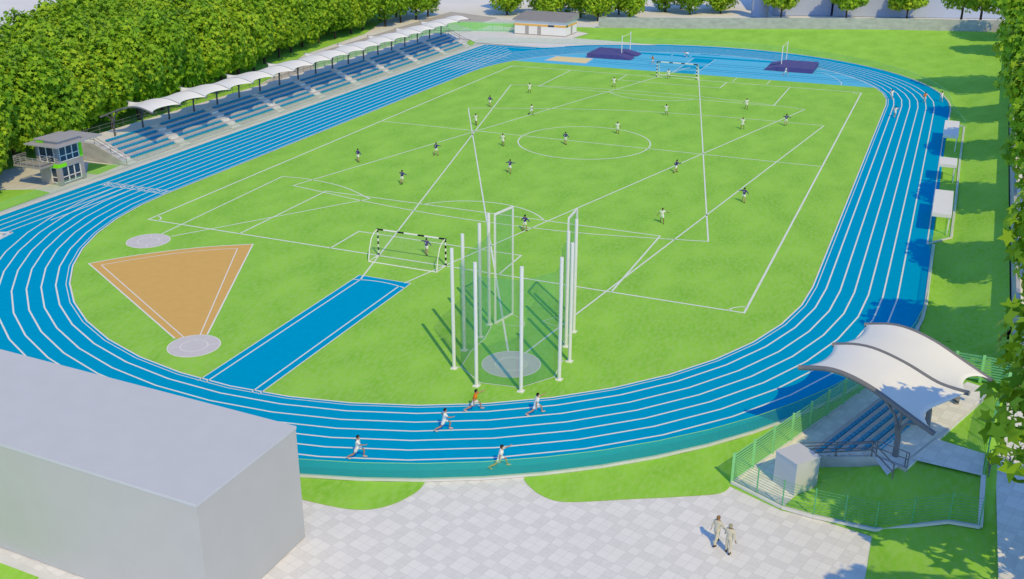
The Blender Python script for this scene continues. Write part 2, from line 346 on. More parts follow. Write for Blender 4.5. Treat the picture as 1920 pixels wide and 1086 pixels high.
mb = MB(); mb.flat([(4.2,-100.9),(-30,-99.6),(-30,-130),(11,-130)], -0.02); struct('front_lawn', mb, GRASS2)
mb = MB(); mb.flat([(-1,-99.8),(-30,-98.6),(-30,-99.6),(4.2,-100.9),(8.5,-101.2)], -0.035)
# left side: apron, lawns, road
struct('kerb_path', mb, CONC)
mb = MB(); mb.flat([(-47.4,-80),(-47.4,71.8),(-34.2,72.75),(-30.5,76.5),(-33,105.2),(-62,110),(-62,-80)], -0.045); struct('apron', mb, APRON)
mb = MB(); mb.flat([(-54.97,-35.35),(-51.48,-39.28),(-49.92,-39.12),(-50.36,-34.76)], -0.02)
mb.flat([(-49.3,-47.3),(-51.9,-46.9),(-56,-49),(-57,-72),(-48.4,-72)], -0.02)
mb.flat([(-58.6,-33),(-58.6,68),(-62,70),(-62,-33)], -0.02)
mb.flat([(-49.4,69.6),(-50.9,69.4),(-53.3,76.2),(-51.2,76.17)], -0.02); struct('side_lawn', mb, GRASS2)
mb = MB(); mb.flat([(-62,-80),(-62,4),(-68,24),(-76,46),(-79,75),(-90,110),(-106,110),(-106,-80)], -0.06); struct('wood_floor', mb, GRASS2)
mb = MB(); mb.flat([(-63.5,8),(-63.5,82),(-60,98),(-62,112),(-78,118),(-77,92),(-75,52),(-68,27)], -0.055); struct('road', mb, ROADG)

# ------------------------------------------------------------------ running track, apron area and painted lines
mb = MB()
o1, o2 = oval(RI), oval(RF-0.15); k = len(o1)
mb.add([(x,y,0.006) for x,y in o1]+[(x,y,0.006) for x,y in o2], [(i,(i+1)%k,k+(i+1)%k,k+i) for i in range(k)])
mb.flat([(-46.1,-SY),(-47.6,-SY),(-47.6,-64),(-43.1,-60.2),(-41.7,-59.75),(-42.6,-56.5)], 0.004)
mb.flat([(-46.1,SY),(-44,55),(-40,62),(-33.5,72.5),(-34.13,72.62),(-47.3,71.6),(-47.6,SY)], 0.004)
mb.flat([(-46.1,-SY-0.2),(-46.1,SY+0.2),(-47.6,SY+0.2),(-47.6,-SY-0.2)], 0.003)
mb.flat([(-33.5,72.5),(-38,66),(-28,78),(-27.5,79.2),(-30.6,75.6)], 0.005)
struct('running_track', mb, TRACK)
mb = MB()
for e in range(1, 7):
    mb.strip(oval(RI+LW*e, NSEG), 0.135, 0.012, True)
mb.strip(oval(RI+0.04, NSEG), 0.13, 0.012, True); mb.strip(oval(RI+0.36, NSEG), 0.07, 0.012, True)
xl = [-(RI+LW*e) for e in range(0, 9)]
mb.strip([(xl[7],-64),(xl[7],70)], 0.14, 0.012); mb.strip([(xl[8],-66),(xl[8],71)], 0.14, 0.012)
for e in (4,5,6): mb.strip([(xl[e],-SY),(xl[e],-62+2.0*(6-e)+ (0 if e>4 else 3))], 0.14, 0.014); 
for e in (4,5,6): mb.strip([(xl[e],SY),(xl[e],70)], 0.14, 0.014)
for e in (1,2,3): mb.strip([(xl[e],SY),(xl[e],64+2*(e-1))], 0.14, 0.014)
for yy in (-42.5,-41.35): mb.strip([(xl[8],yy),(xl[0],yy)], 0.10, 0.016)
mb.strip([(xl[8],69.7),(-35.2,70.6)], 0.14, 0.016)
for i, yy in enumerate((50.5,55.5,59,62.5,66)): mb.strip([(xl[8],yy+0.3),(xl[3],yy+0.3)] if i % 2 else [(xl[6],yy),(xl[0],yy)], 0.10, 0.016)
struct('lane_marking', mb, LINE)
# lane numbers painted between the two start lines
def text_mesh(txt, size, extr=0.0):
    cu = bpy.data.curves.new('t', 'FONT'); cu.body = txt; cu.size = size; cu.extrude = extr; cu.align_x = 'CENTER'; cu.align_y = 'CENTER'
    o = bpy.data.objects.new('t', cu); COL.objects.link(o)
    dg = bpy.context.evaluated_depsgraph_get(); me = bpy.data.meshes.new_from_object(o.evaluated_get(dg))
    bpy.data.objects.remove(o); return me
for e in range(8):
    me = text_mesh(str(e+1), 1.5); me.name = 'lane_number'; me.materials.append(LINE)
    o = bpy.data.objects.new('lane_number', me); COL.objects.link(o); o.location = (xl[e]-LW/2, -41.93, 0.016); tag(o, kind='structure')
# light blue area inside the far bend
mb = MB(); a1 = math.asin((55.9-SY)/(RI-0.02)); mb.flat(arc(RI-0.02, a1, PI-a1, SY, 22), 0.003); struct('field_event_area', mb, TRACK2)
mb = MB()
for x0,x1,y0,y1 in ((-15.2,15.2,73.6,75.5),(-2.05,2.1,68.5,72.9),(-2.0,2.3,61.3,64.4),(-1.75,1.8,56.0,58.9),(-2.0,2.0,77.55,78.4)): mb.flat([(x0,y0),(x1,y0),(x1,y1),(x0,y1)], 0.009)
for y0 in (60.05,61.55,65.75,67.6): mb.flat([(-19.6,y0),(31.5 if y0 < 63 else 27,y0),(31.5 if y0 < 63 else 27,y0+0.45),(-19.6,y0+0.45)], 0.007)
struct('runway', mb, TRACK)
mb = MB()
for y0 in (60.75,66.7): mb.strip([(-19.6,y0),(31 if y0 < 63 else 26.5,y0)], 0.07, 0.012)
mb.strip([(-2.1,56),(-2.1,72.9)], 0.10, 0.013); mb.strip([(2.1,59),(2.2,72.9)], 0.10, 0.013)
mb.strip([(-7,73.6),(-7,75.5)], 0.1, 0.013); mb.strip([(-3.2,73.6),(-3.2,75.5)], 0.1, 0.013)
mb.strip(smooth([(28.05,56.0),(27.9,58.5),(26.65,61.7),(25,65),(23.34,67.1)]), 0.10, 0.013); mb.strip([(28.05,55.95),(28.0,57.5)], 0.1, 0.014)
mb.strip([(-16,77),(-22,73.5),(-26,70.2)], 0.10, 0.013)
mb.strip(arc(RI-0.02, a1, PI-a1, SY, 22), 0.12, 0.011)
struct('event_marking', mb, LINE)
W2, L2 = 32.06, 50.6
mb = MB(); z = 0.008; wd = 0.17
def rect(x0,x1,y0,y1,wd=wd): mb.strip([(x0,y0),(x1,y0),(x1,y1),(x0,y1)], wd, z, True)
rect(-W2,W2,-L2,L2,0.20); mb.strip([(-W2,0),(W2,0)], wd, z); mb.strip([(9.15*math.cos(t),9.15*math.sin(t)) for t in np.linspace(0,2*PI,64,False)], wd, z, True)
for sg in (-1,1):
    for hw, dp in ((20.16,16.5),(9.16,5.5)): mb.strip([(-hw,sg*L2),(-hw,sg*(L2-dp)),(hw,sg*(L2-dp)),(hw,sg*L2)], wd, z)
    a = math.acos(5.5/9.15); mb.strip([(9.15*math.sin(t), sg*(L2-11-9.15*math.cos(t))) for t in np.linspace(-a,a,24)], wd, z)
    for sx in (-1,1): mb.strip([(sx*(W2-1.3*math.cos(t)), sg*(L2-1.3*math.sin(t))) for t in np.linspace(0,PI/2,8)], 0.13, z)
for xx in (10.0,16.0): mb.strip([(xx,51.7),(xx,55.5)], 0.13, z)
struct('pitch_marking', mb, GLINE)
mb = MB(); z = 0.011; wd = 0.16
mb.strip([(16.87,-66.3)]+smooth([(-23.9,13.23),(-17.5,15.9),(-10.85,18.4),(-3,20.9),(4.88,22.4),(17.17,23.3),(29.36,23.22)], 4)+[(17.75,-65.6)], wd, z)
mb.strip([(-2.07,-56.77)]+smooth([(-25.1,33.4),(-20.3,34.6),(-7.36,36.5),(6.51,36.7),(20.07,34.6),(25.14,33.4)], 4)+[(2.1,-56.0)], wd, z)
mb.strip([(-27.5,-54.3)]+smooth([(-28.4,-30.9),(-24.74,-30.65),(-20.42,-31.4),(-17.35,-32.7),(-13.92,-34.73)], 4)+[(-26.1,-54.1)], wd, z)
mb.strip([(-0.4,62.5)]+smooth([(-24.98,-33.67),(-13.11,-35.9),(-2.82,-36.95),(6.06,-36.95),(14.0,-36.2),(25.12,-33.82)], 4)+[(1.2,62.5)], wd, z)
struct('sector_marking', mb, GLINE)
# javelin runway on the near grass
mb = MB(); mb.flat([(-2.72,-55.86),(2.68,-55.86),(2.68,-79.2),(-2.72,-79.2)], 0.005); struct('javelin_runway', mb, TRACK)
mb = MB(); mb.strip([(-2.72,-79.1),(-2.72,-55.86),(2.68,-55.86),(2.68,-79.1)], 0.09, 0.012)
mb.strip([(-2.05,-79.1),(-2.05,-56.8)], 0.12, 0.012); mb.strip([(2.0,-79.1),(2.0,-56.8)], 0.12, 0.012)
mb.strip([(8*math.sin(t), -64.6+8*math.cos(t)) for t in np.linspace(-0.345,0.345,12)], 0.12, 0.012); struct('runway_marking', mb, LINE)
# clay throwing sector
mb = MB(); fan = [(-9.2,-73.85)]+smooth([(-28.1,-63.45),(-26.1,-60.6),(-23.2,-57.4),(-20.3,-54.9),(-16.95,-52.75)], 4)+[(-7.3,-72.2)]
mb.flat(fan, 0.005); struct('clay_sector', mb, CLAY)
mb = MB(); mb.strip(fan, 0.14, 0.012)
fi = [(-8.3,-73.6)]+smooth([(-26.7,-63.3),(-24.9,-60.9),(-22.5,-58.1),(-20.0,-55.9),(-17.6,-54.4)], 4)+[(-7.5,-73.0)]
mb.strip(fi, 0.10, 0.012); struct('clay_marking', mb, LINE)
# sand pit
mb = MB(); mb.flat([(-28.7,58.5),(-19.9,58.5),(-20.4,64.5),(-28.2,64.2)], 0.010); struct('pit_border', mb, CIRC)
mb = MB(); mb.flat([(-28.1,59.0),(-20.2,58.9),(-20.6,64.0),(-27.8,63.7)], 0.015); struct('sand_pit', mb, SAND)

# kerbs
mb = MB(); path = fence_arc(ang(-25,-81), 0, 26, RF)+[(RF,y) for y in np.linspace(-SY,-25.9,4)]
mb.wall(path, 0.10, 0.28); path = [(RF-0.1,31),(RF,SY)]+arc(RF, 0, R(112), SY, 24); mb.wall(path, 0.08, 0.2)
mb.wall([(45.7,-25.9),(47.9,-23.0),(48.1,-5),(48.2,10.5),(48.45,30.5),(RF-0.1,32.6)], 0.12, 0.25)
mb.wall([(45.7,-25.9),(45.8,32)], 0.06, 0.14); struct('kerb', mb, CONC)
mb = MB(); mb.wall([(-47.75,-64),(-47.75,71.8),(-34.2,72.85),(-30.7,75.8)], 0.05, 0.2); mb.wall([(-43.9,-60.6),(-42.0,-59.7),(-41.6,-61.7)], 0.08, 0.35); struct('kerb', mb, CONC)

# ------------------------------------------------------------------ low screens around the track
def screen(name, path, h, film, label, post_step=3):
    base = Vector((path[0][0],path[0][1],0)); t = empty(name, base); tag(t, label, 'screen fence')
    m = MB(); m.wall([(x,y,0.06) for x,y in path], h, 0.02); m.build('screen_panel', film, t)
    m = MB()
    for a, b in zip(path[:-1], path[1:]): m.bar((a[0],a[1],h+0.06),(b[0],b[1],h+0.06), 0.035, 0.025)
    m.build('top_rail', GREENF, t); return t
screen('screen_fence', fence_arc(ang(-25,-81), 0, 26, RF)+[(RF,-30),(45.8,-25.9)], 1.18, FILM, 'translucent green screen along the near bend of the blue track', 3)
screen('screen_fence', arc(RF, 0, R(118), SY, 30), 1.1, FILML, 'translucent green screen along the far bend below the lawn')
screen('screen_fence', [(45.8,-25.9),(47.9,-23),(48.1,-5),(48.2,10.5),(48.45,30.5),(RF,SY)], 1.0, FILML, 'clear low screen passing behind the three white shelters')
screen('screen_fence', [(-48.5,-66),(-48.5,72.9),(-38.5,77.4),(-31.7,79.0),(-25,81.5),(-21.7,83.1)], 1.0, FILML, 'clear low screen between the long grandstand and the track')

# ------------------------------------------------------------------ walls
def zr(x, y): return height(x, y)
t = empty('concrete_wall', (-33,105.3,0)); tag(t, 'long grey concrete wall across the far end of the lawn', 'wall')
m = MB(); xs = np.linspace(-33,56.0,24)
for a, b in zip(xs[:-1], xs[1:]):
    pa, pb = (a,yw(a)), (b,yw(b)); m.hexa([(pa[0],pa[1],-0.2),(pb[0],pb[1],-0.2),(pb[0],pb[1]+0.3,-0.2),(pa[0],pa[1]+0.3,-0.2)], [(pa[0],pa[1],zwall(a)+2.4),(pb[0],pb[1],zwall(b)+2.4),(pb[0],pb[1]+0.3,zwall(b)+2.6),(pa[0],pa[1]+0.3,zwall(a)+3.0)] if False else [(pa[0],pa[1],zwall(a)+2.4),(pb[0],pb[1],zwall(b)+2.4),(pb[0],pb[1]+0.3,zwall(b)+2.4),(pa[0],pa[1]+0.3,zwall(a)+2.4)])
m.build('wall_panels', CONCW, t)
t = empty('concrete_wall', (52.4,-61,0)); tag(t, 'concrete boundary wall on top of the right bank', 'wall')
m = MB(); ys = np.linspace(-61,116,36)
for a, b in zip(ys[:-1], ys[1:]):
    m.hexa([(xw(a),a,-0.2),(xw(a)+0.3,a,-0.2),(xw(b)+0.3,b,-0.2),(xw(b),b,-0.2)], [(xw(a),a,hb(a)+1.9),(xw(a)+0.3,a,hb(a)+1.9),(xw(b)+0.3,b,hb(b)+1.9),(xw(b),b,hb(b)+1.9)])
m.build('wall_panels', CONCW, t)
mb = MB(); ys = np.linspace(-61,116,30)
for a, b in zip(ys[:-1], ys[1:]): mb.add([(xw(a)+0.3,a,hb(a)-0.02),(90,a,hb(a)-0.02),(90,b,hb(b)-0.02),(xw(b)+0.3,b,hb(b)-0.02)], [(0,1,2,3)])
struct('street', mb, STREET)
mb = MB(); mb.add([(51.2,-130,2.0),(75,-130,2.0),(75,-61,2.1),(52.4,-61,2.1),(51.9,-66,2.1),(51.2,-73,2.1)], [(0,1,2,3,4,5)]); struct('upper_path', mb, PLAZA)

# ------------------------------------------------------------------ slatted green fences
def louvre(name, path, h, label, slat_mat=GREENF, nsl=10, ps=2.4, slat=0.07, post=0.10):
    p0 = path[0]; t = empty(name, (p0[0],p0[1],p0[2])); tag(t, label, 'fence')
    m = MB()
    for a, b in zip(path[:-1], path[1:]):
        for k in range(nsl):
            zc = 0.18+k*(h-0.26)/(nsl-1); m.bar((a[0],a[1],a[2]+zc),(b[0],b[1],b[2]+zc), 0.035, slat)
    m.build('slat_panel', slat_mat, t)
    acc = []
    for a, b in zip(path[:-1], path[1:]):
        L = math.hypot(b[0]-a[0],b[1]-a[1]); n = max(1, round(L/ps))
        for i in range(n): acc.append(tuple(lerp(a[j],b[j],i/n) for j in range(3)))
    acc.append(tuple(path[-1]))
    for q in acc[:90]:
        m = MB(); m.box(q[0]-post/2,q[0]+post/2,q[1]-post/2,q[1]+post/2,q[2]-0.05,q[2]+h+0.04); m.build('post', slat_mat, t)
    return t
louvre('louvre_fence', [ST(0,0,0),ST(21,0.35,0)], 2.05, 'green slatted fence between the near track bend and the small stand', nsl=10, slat=0.085, post=0.16)
louvre('louvre_fence', [(36.5,-77.2,0),(39.8,-78.75,0),(41.65,-78.95,0),(45.1,-79.0,0.05),(48.8,-79.0,1.6),(50.35,-79.0,1.7)], 1.9, 'thin green wire fence bordering the plaza below the grass slope', GREEND, nsl=10, ps=1.9, slat=0.010, post=0.07)
louvre('louvre_fence', [(50.5,-74.2,2.15),(51.0,-68,2.1),(51.7,-63.0,2.1)], 1.9, 'green wire fence behind the small stand beside the gate', GREEND, nsl=12, ps=2.4, slat=0.02, post=0.07)
louvre('louvre_fence', [(47.0,-57.6,0.6),(52.1,-61.0,2.05)], 2.0, 'green slatted fence climbing the bank to the boundary wall', nsl=10, slat=0.11, post=0.2)
louvre('louvre_fence', [(-63.3,30,0),(-63.2,86.5,0),(-48.6,91.2,0)], 2.1, 'green slatted fence behind the far end of the long grandstand', nsl=9, slat=0.13, ps=2.6)
m = MB(); m.wall([(36.5,-77.25,0),(39.8,-78.8,0),(41.65,-79.0,0),(45.1,-79.05,0.05),(48.8,-79.05,1.6),(50.4,-79.05,1.7),(50.5,-74.2,2.15)], 0.16, 0.26); struct('kerb', m, CONC)
m = MB(); m.wall([ST(0,0,0),ST(21,0.35,0)], 0.08, 0.22); m.wall([(51.9,-66,2.05),(52.3,-61,2.05)], 0.3, 0.25); struct('kerb', m, CONC)
# gate rails (bike rack like gate) at the end of the path
t = empty('rack_gate', (51.3,-73.2,2.1)); tag(t, 'blue grey barrier gate of curved bars at the end of the stand path', 'gate')
for i in range(5):
    m = MB(); y = -74.0+i*0.45; m.tube([(50.8,y,2.1),(50.8,y,2.9),(51.1,y,3.1),(51.6,y,3.1),(51.9,y,2.9),(51.9,y,2.1)], 0.03, 6); m.build('hoop', STEEL, t)

# ------------------------------------------------------------------ grandstands
seat_mb = MB(); seat_mb.box(-0.20,0.20,-0.18,0.16,0.0,0.04); seat_mb.box(-0.205,0.205,0.161,0.20,-0.01,0.19); seat_mb.box(-0.05,0.05,-0.1,0.1,-0.08,-0.001)
SEATME = seat_mb.mesh('seat', SEAT)
TZ = lambda i: 0.38+0.44*i
def stand(label, M, rz, s0, s1, aisles, root_loc, nseat_parts, seat_step, stair_ends, cat='grandstand', aw=0.75, platform=(6.35,9.9)):
    root = empty('grandstand', root_loc); tag(root, label, cat)
    def quad_box(t0,t1,a,b,z0,z1,m): m.hexa([M(t0,a,z0),M(t1,a,z0),M(t1,b,z0),M(t0,b,z0)], [M(t0,a,z1),M(t1,a,z1),M(t1,b,z1),M(t0,b,z1)])
    m = MB()
    for i in range(5): quad_box(1.6+0.95*i, 1.6+0.95*(i+1)+ (0.0 if i < 4 else 0.0), s0, s1, 0 if i == 0 else TZ(i)-0.9, TZ(i), m)
    m.build('seat_tier', CONC2, root)
    m = MB(); quad_box(6.35+0.003, platform[1], s0, s1, 0.0, 2.25, m); m.build('platform', CONC, root)
    for (a, b) in aisles:
        m = MB()
        for i in range(5):
            t0 = 1.6+0.95*i; zl = TZ(i-1) if i else 0.0; zh = TZ(i)
            quad_box(t0-0.45, t0+0.02, a, b, zl-0.1 if i else 0.0, lerp(zl,zh,0.55), m); quad_box(t0+0.02, t0+0.50, a, b, zl, zh+0.012, m)
        quad_box(6.0, 6.36, a, b, 1.9, 2.21, m); m.build('aisle_steps', CONC, root)
    pos = []
    blocks = []; prev = s0
    for (a, b) in sorted(aisles): blocks.append((prev, a)); prev = b
    blocks.append((prev, s1))
    for i in range(5):
        for (a, b) in blocks:
            if b-a < 1.5: continue
            n = int((b-a-0.3)/seat_step)
            for k in range(n): pos.append((1.6+0.95*i+0.55, a+0.15+((b-a-0.3)-n*seat_step)/2+seat_step*(k+0.5), TZ(i)+0.08))
    wp = [Vector(M(*q)) for q in pos]; order = sorted(range(len(wp)), key=lambda i: (wp[i]-CP).length)
    for i in order[:nseat_parts]: link(SEATME, 'seat', root, wp[i]-Vector(root_loc), rz)
    if len(order) > nseat_parts:
        m = MB(); c, sn = math.cos(rz), math.sin(rz)
        for i in order[nseat_parts:]:
            p = wp[i]; m.add([(v[0]*c-v[1]*sn+p.x, v[0]*sn+v[1]*c+p.y, v[2]+p.z) for v in seat_mb.v], seat_mb.f)
        o = m.build('seat', SEAT, root); o['kind'] = 'stuff'
    for (s_, side) in stair_ends:       # sloping side wall with railing
        m = MB(); pr = [(1.2,0.0),(platform[1],0.0),(platform[1],2.3),(6.2,2.3),(1.2,0.12)]
        m.hexa([M(t_,s_,z_) for t_, z_ in pr], [M(t_,s_+side*0.25,z_) for t_, z_ in pr]); m.build('side_wall', CONCW, root)
        m = MB(); y = s_+side*0.12
        for dz in (0.55,1.0): m.tube([M(1.3,y,0.15+dz),M(6.2,y,2.3+dz),M(platform[1],y,2.3+dz)], 0.035, 6)
        for t_, z_ in ((1.3,0.15),(3.7,1.2),(6.2,2.3),(8.0,2.3),(platform[1],2.3)): m.tube([M(t_,y,z_),M(t_,y,z_+1.0)], 0.035, 6)
        m.build('handrail', RAILM, root)
    return root
def Mmain(t, s, z): return (-48.2-t, s, z)
main = stand('long open grandstand with blue seats along the left straight', Mmain, PI/2, -34.3, 68.4,
      [(-34.25,-32.9)]+[(c-0.72,c+0.72) for c in (-23.1,-11.75,-0.3,11.2,22.7,34.2,45.7,57.1)]+[(67.2,68.35)], (-53,17,0), 100, 0.50, [(-34.3,-1),(68.4,1)])
m = MB()
for dz in (0.55,1.0): m.tube([(-58.0,-34,2.25+dz),(-58.0,68.3,2.25+dz)], 0.03, 6)
for y in np.arange(-34,68.5,2.2): m.tube([(-58.0,y,2.25),(-58.0,y,3.25)], 0.03, 5)
m.build('back_railing', RAILM, main)
NO = F0+FN*0.30
def Mnear(t, s, z):
    p = NO+FD*s+FN*t; return (p.x,p.y,z)
nrz = math.atan2(FD.y, FD.x)+PI/2-PI/2-PI/2+PI/2
near = stand('small grandstand with blue seats under a white canopy at the near right bend', Mnear, math.atan2(FN.y,FN.x)-PI/2, 5.5, 17.3, [(5.52,6.0)], (43.5,-71,0), 100, 0.52, [(5.5,-1)], platform=(6.35,8.15))
# pavements around the near stand
mb = MB(); mb.flat([ST(-0.2,0.1,0.0),ST(21,0.4,0.0),ST(20.5,2.2,0.0),ST(5.5,2.2,0.0),(40.7,-73.0,0.0),(41.05,-75.6,0.0),(40.3,-77.3,0.0),(39.8,-78.8,0.0)], 0.0); struct('stand_path', mb, PLAZA)
mb = MB()
def sheet(quad, n=8, dz=0.09):
    a, b, c, d_ = [Vector(q) for q in quad]; vs = []
    for i in range(n+1):
        for j in range(n+1): vs.append(a.lerp(b,i/n).lerp(d_.lerp(c,i/n),j/n)+Vector((0,0,dz)))
    mb.add(vs, [(i*(n+1)+j,(i+1)*(n+1)+j,(i+1)*(n+1)+j+1,i*(n+1)+j+1) for i in range(n) for j in range(n)])
sheet([ST(3.8,7.95,2.2),ST(5.4,6.2,2.2),ST(19,6.65,2.2),ST(19,8.5,2.2)]); sheet([ST(6.5,8.2,2.2),ST(7.62,12.0,2.2),ST(10.2,11.2,2.2),ST(9.9,8.3,2.2)])
struct('upper_path', mb, PLAZA)
m = MB(); ra = [Mnear(1.7,5.2,0.2),Mnear(6.0,5.2,2.25),Mnear(8.0,3.7,2.25)]
for dz in (0.45,0.95): m.tube([(p[0],p[1],p[2]+dz) for p in ra], 0.045, 6)
for p in ra: m.tube([p,(p[0],p[1],p[2]+0.97)], 0.045, 6)
m.build('stair_rail', RAILM, near)
# ---- membrane canopies
ODD = [(8.94,4.62),(7.9,5.0),(6.84,5.4),(4.94,6.1),(3.26,6.44),(1.82,6.40),(0.0,5.85)]
EVEN = [(9.04,5.62),(8.1,5.56),(6.97,5.62),(5.0,6.18),(3.0,6.50),(1.5,6.38),(0.0,5.90)]
def curve(P, n=20):
    Q = smooth([(a,b) for a, b in P], 5); L = [0]
    for a, b in zip(Q[:-1], Q[1:]): L.append(L[-1]+math.hypot(b[0]-a[0],b[1]-a[1]))
    out = []
    for i in range(n+1):
        s_ = L[-1]*i/n; out.append((float(np.interp(s_,L,[q[0] for q in Q])), float(np.interp(s_,L,[q[1] for q in Q]))))
    return out
def interp(C, w_):
    x = w_*(len(C)-1); i = min(int(x), len(C)-2); f = x-i; return (lerp(C[i][0],C[i+1][0],f), lerp(C[i][1],C[i+1][1],f))
def canopy(label, M, ss, root_loc, beam_r=0.11, col_r=0.14, steel=STEELD, back=0.30, front_cut=0.12):
    root = empty('canopy', root_loc); tag(root, label, 'canopy'); CO, CE = curve(ODD), curve(EVEN); CC = [CO if i % 2 == 0 else CE for i in range(len(ss))]
    for i, s_ in enumerate(ss):
        m = MB(); m.tube([M(t_,s_,z_) for t_, z_ in CC[i]], beam_r, 8); m.build('arch_beam', STEEL, root, True)
        m = MB(); m.tube([M(6.9,s_,2.25),M(6.88,s_,3.6),M(6.7,s_,4.4)], [col_r,col_r*0.85,col_r*0.8], 8)
        m.tube([M(6.8,s_,4.1),M(6.45,s_,5.0),M(5.7,s_,5.72),M(4.9,s_,6.02)], [col_r*0.8,0.09,0.08,0.08], 8)
        m.tube([M(6.86,s_,3.9),M(7.2,s_,4.6),M(7.9,s_,4.9),M(8.5,s_,4.78)], [col_r*0.7,0.08,0.07,0.07], 8)
        m.tube([M(6.85,s_,4.2),M(6.9,s_,5.3)], 0.07, 6)
        m.build('column', steel, root, True)
    for i in range(len(ss)-1):
        m = MB(); nv, nw = 14, 20; top = []; bot = []
        for j in range(nv+1):
            v = j/nv; q = 4*v*(1-v); vo_ = v if i % 2 == 0 else 1-v; w0 = 0.015+back*1.45*q**0.8*(1.0-0.72*vo_); w1 = 1-front_cut*q**0.8
            for k in range(nw+1):
                w_ = lerp(w0,w1,k/nw); a, b = interp(CC[i],w_), interp(CC[i+1],w_)
                t_, z_ = lerp(a[0],b[0],v), lerp(a[1],b[1],v)+0.09-0.30*q*(0.5+0.5*abs(2*w_-1)); s_ = lerp(ss[i],ss[i+1],v)
                top.append(M(t_,s_,z_)); bot.append(M(t_,s_,z_-0.02))
        n = len(top); g = lambda j,k: j*(nw+1)+k; fs = []
        for j in range(nv):
            for k in range(nw):
                fs.append((g(j,k),g(j+1,k),g(j+1,k+1),g(j,k+1))); fs.append((n+g(j,k),n+g(j,k+1),n+g(j+1,k+1),n+g(j+1,k)))
            fs.append((g(j,0),n+g(j,0),n+g(j+1,0),g(j+1,0))); fs.append((g(j,nw),g(j+1,nw),n+g(j+1,nw),n+g(j,nw)))
        m.add(top+bot, fs); m.build('membrane', MEMB, root, True)
    return root
canopy('row of white tensile membrane bays on grey arches over the long grandstand', Mmain, [-30.0+5.35*i for i in range(19)], (-55.1,18,2.2), back=0.21)
canopy('white two-bay membrane canopy on curved grey beams over the small stand', lambda t, s, z: Mnear(t+0.15, s, z), [6.2,10.7,15.35], (45.2,-70,2.2), 0.17, 0.20, STEEL, back=0.12, front_cut=0.07)

# ------------------------------------------------------------------ grey building, box, service building, tower
t = empty('grey_block_building', (0,-96,0)); tag(t, 'plain windowless grey building at the lower left corner', 'building')
foot = [(15.3,-92.25),(-20,-90.9),(-20.25,-98.95),(15.15,-100.35)]
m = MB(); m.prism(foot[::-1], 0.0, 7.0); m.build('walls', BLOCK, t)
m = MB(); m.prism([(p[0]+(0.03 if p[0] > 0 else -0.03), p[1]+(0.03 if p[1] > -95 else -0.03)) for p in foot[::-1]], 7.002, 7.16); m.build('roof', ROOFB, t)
t = empty('utility_box', (40,-76.3,0)); tag(t, 'tall pale grey cabinet beside the wire fence and the small stand', 'cabinet')
bx = [(38.82,-76.1),(40.25,-77.21),(41.4,-75.75),(39.97,-74.64)]
m = MB(); m.prism(bx, 0.0, 2.15); m.build('body', ROOFB, t)
cxx = sum(p[0] for p in bx)/4; cyy = sum(p[1] for p in bx)/4
m = MB(); m.prism([(cxx+(p[0]-cxx)*1.03, cyy+(p[1]-cyy)*1.03) for p in bx], 2.152, 2.22); m.build('lid', ROOFB, t)

t = empty('service_building', (-41,91.5,0)); tag(t, 'low white service building with ochre band and grey roof at the far left corner', 'building')
x0,x1,y0,y1 = -47.3,-35.0,88.0,95.5
m = MB(); m.box(x0,x1,y0,y1,0.25,3.2); m.build('wall', WALLW, t)
m = MB(); m.box(x0-0.03,x1+0.03,y0-0.03,y1+0.03,0,0.26); m.build('plinth', GREYD, t)
m = MB(); m.box(x0-0.02,x1+0.02,y0-0.02,y1+0.02,2.05,2.5); m.build('ochre_band', OCHRE, t)
for fx in (0.25,0.49):
    m = MB(); xx = lerp(x0,x1,fx); m.box(xx-0.42,xx+0.42,y0-0.07,y0-0.035,0.05,2.1); m.build('door', GREYD, t)
m = MB(); yy = 92; m.box(x1+0.035,x1+0.07,yy-0.45,yy+0.45,0.05,2.1); m.build('door', GREYD, t)
m = MB(); xx = lerp(x0,x1,0.72); m.box(xx-0.7,xx+0.7,y0-0.06,y0-0.025,2.07,2.48); m.build('window', GLASS, t)
m = MB(); m.box(x1+0.025,x1+0.06,y0+0.5,y0+1.6,2.07,2.48); m.build('window', GLASS, t)
m = MB(); a,b,c,d_ = x0-0.4,x1+0.4,y0-0.4,y1+0.4
m.hexa([(a,c,3.2),(b,c,3.2),(b,d_,3.2),(a,d_,3.2)], [(a,c,3.45),(b,c,3.45),(b,d_,4.35),(a,d_,4.35)])
for i in range(50):
    xx = lerp(a,b,(i+0.5)/50); m.bar((xx,c,3.49),(xx,d_,4.39), 0.07, 0.07)
m.build('roof', ROOFM, t)
mb = MB(); mb.flat([(-58,77),(-53.4,76.6),(-50,72.8),(-34.2,72.9),(-30.5,76.2),(-27,79.4),(-20,83.0),(-13,85.3),(-20,86.6),(-27,87.2),(-33.0,87.4),(-31.9,95.2),(-36,98),(-58,98)], 0.05); struct('building_pavement', mb, CONC)

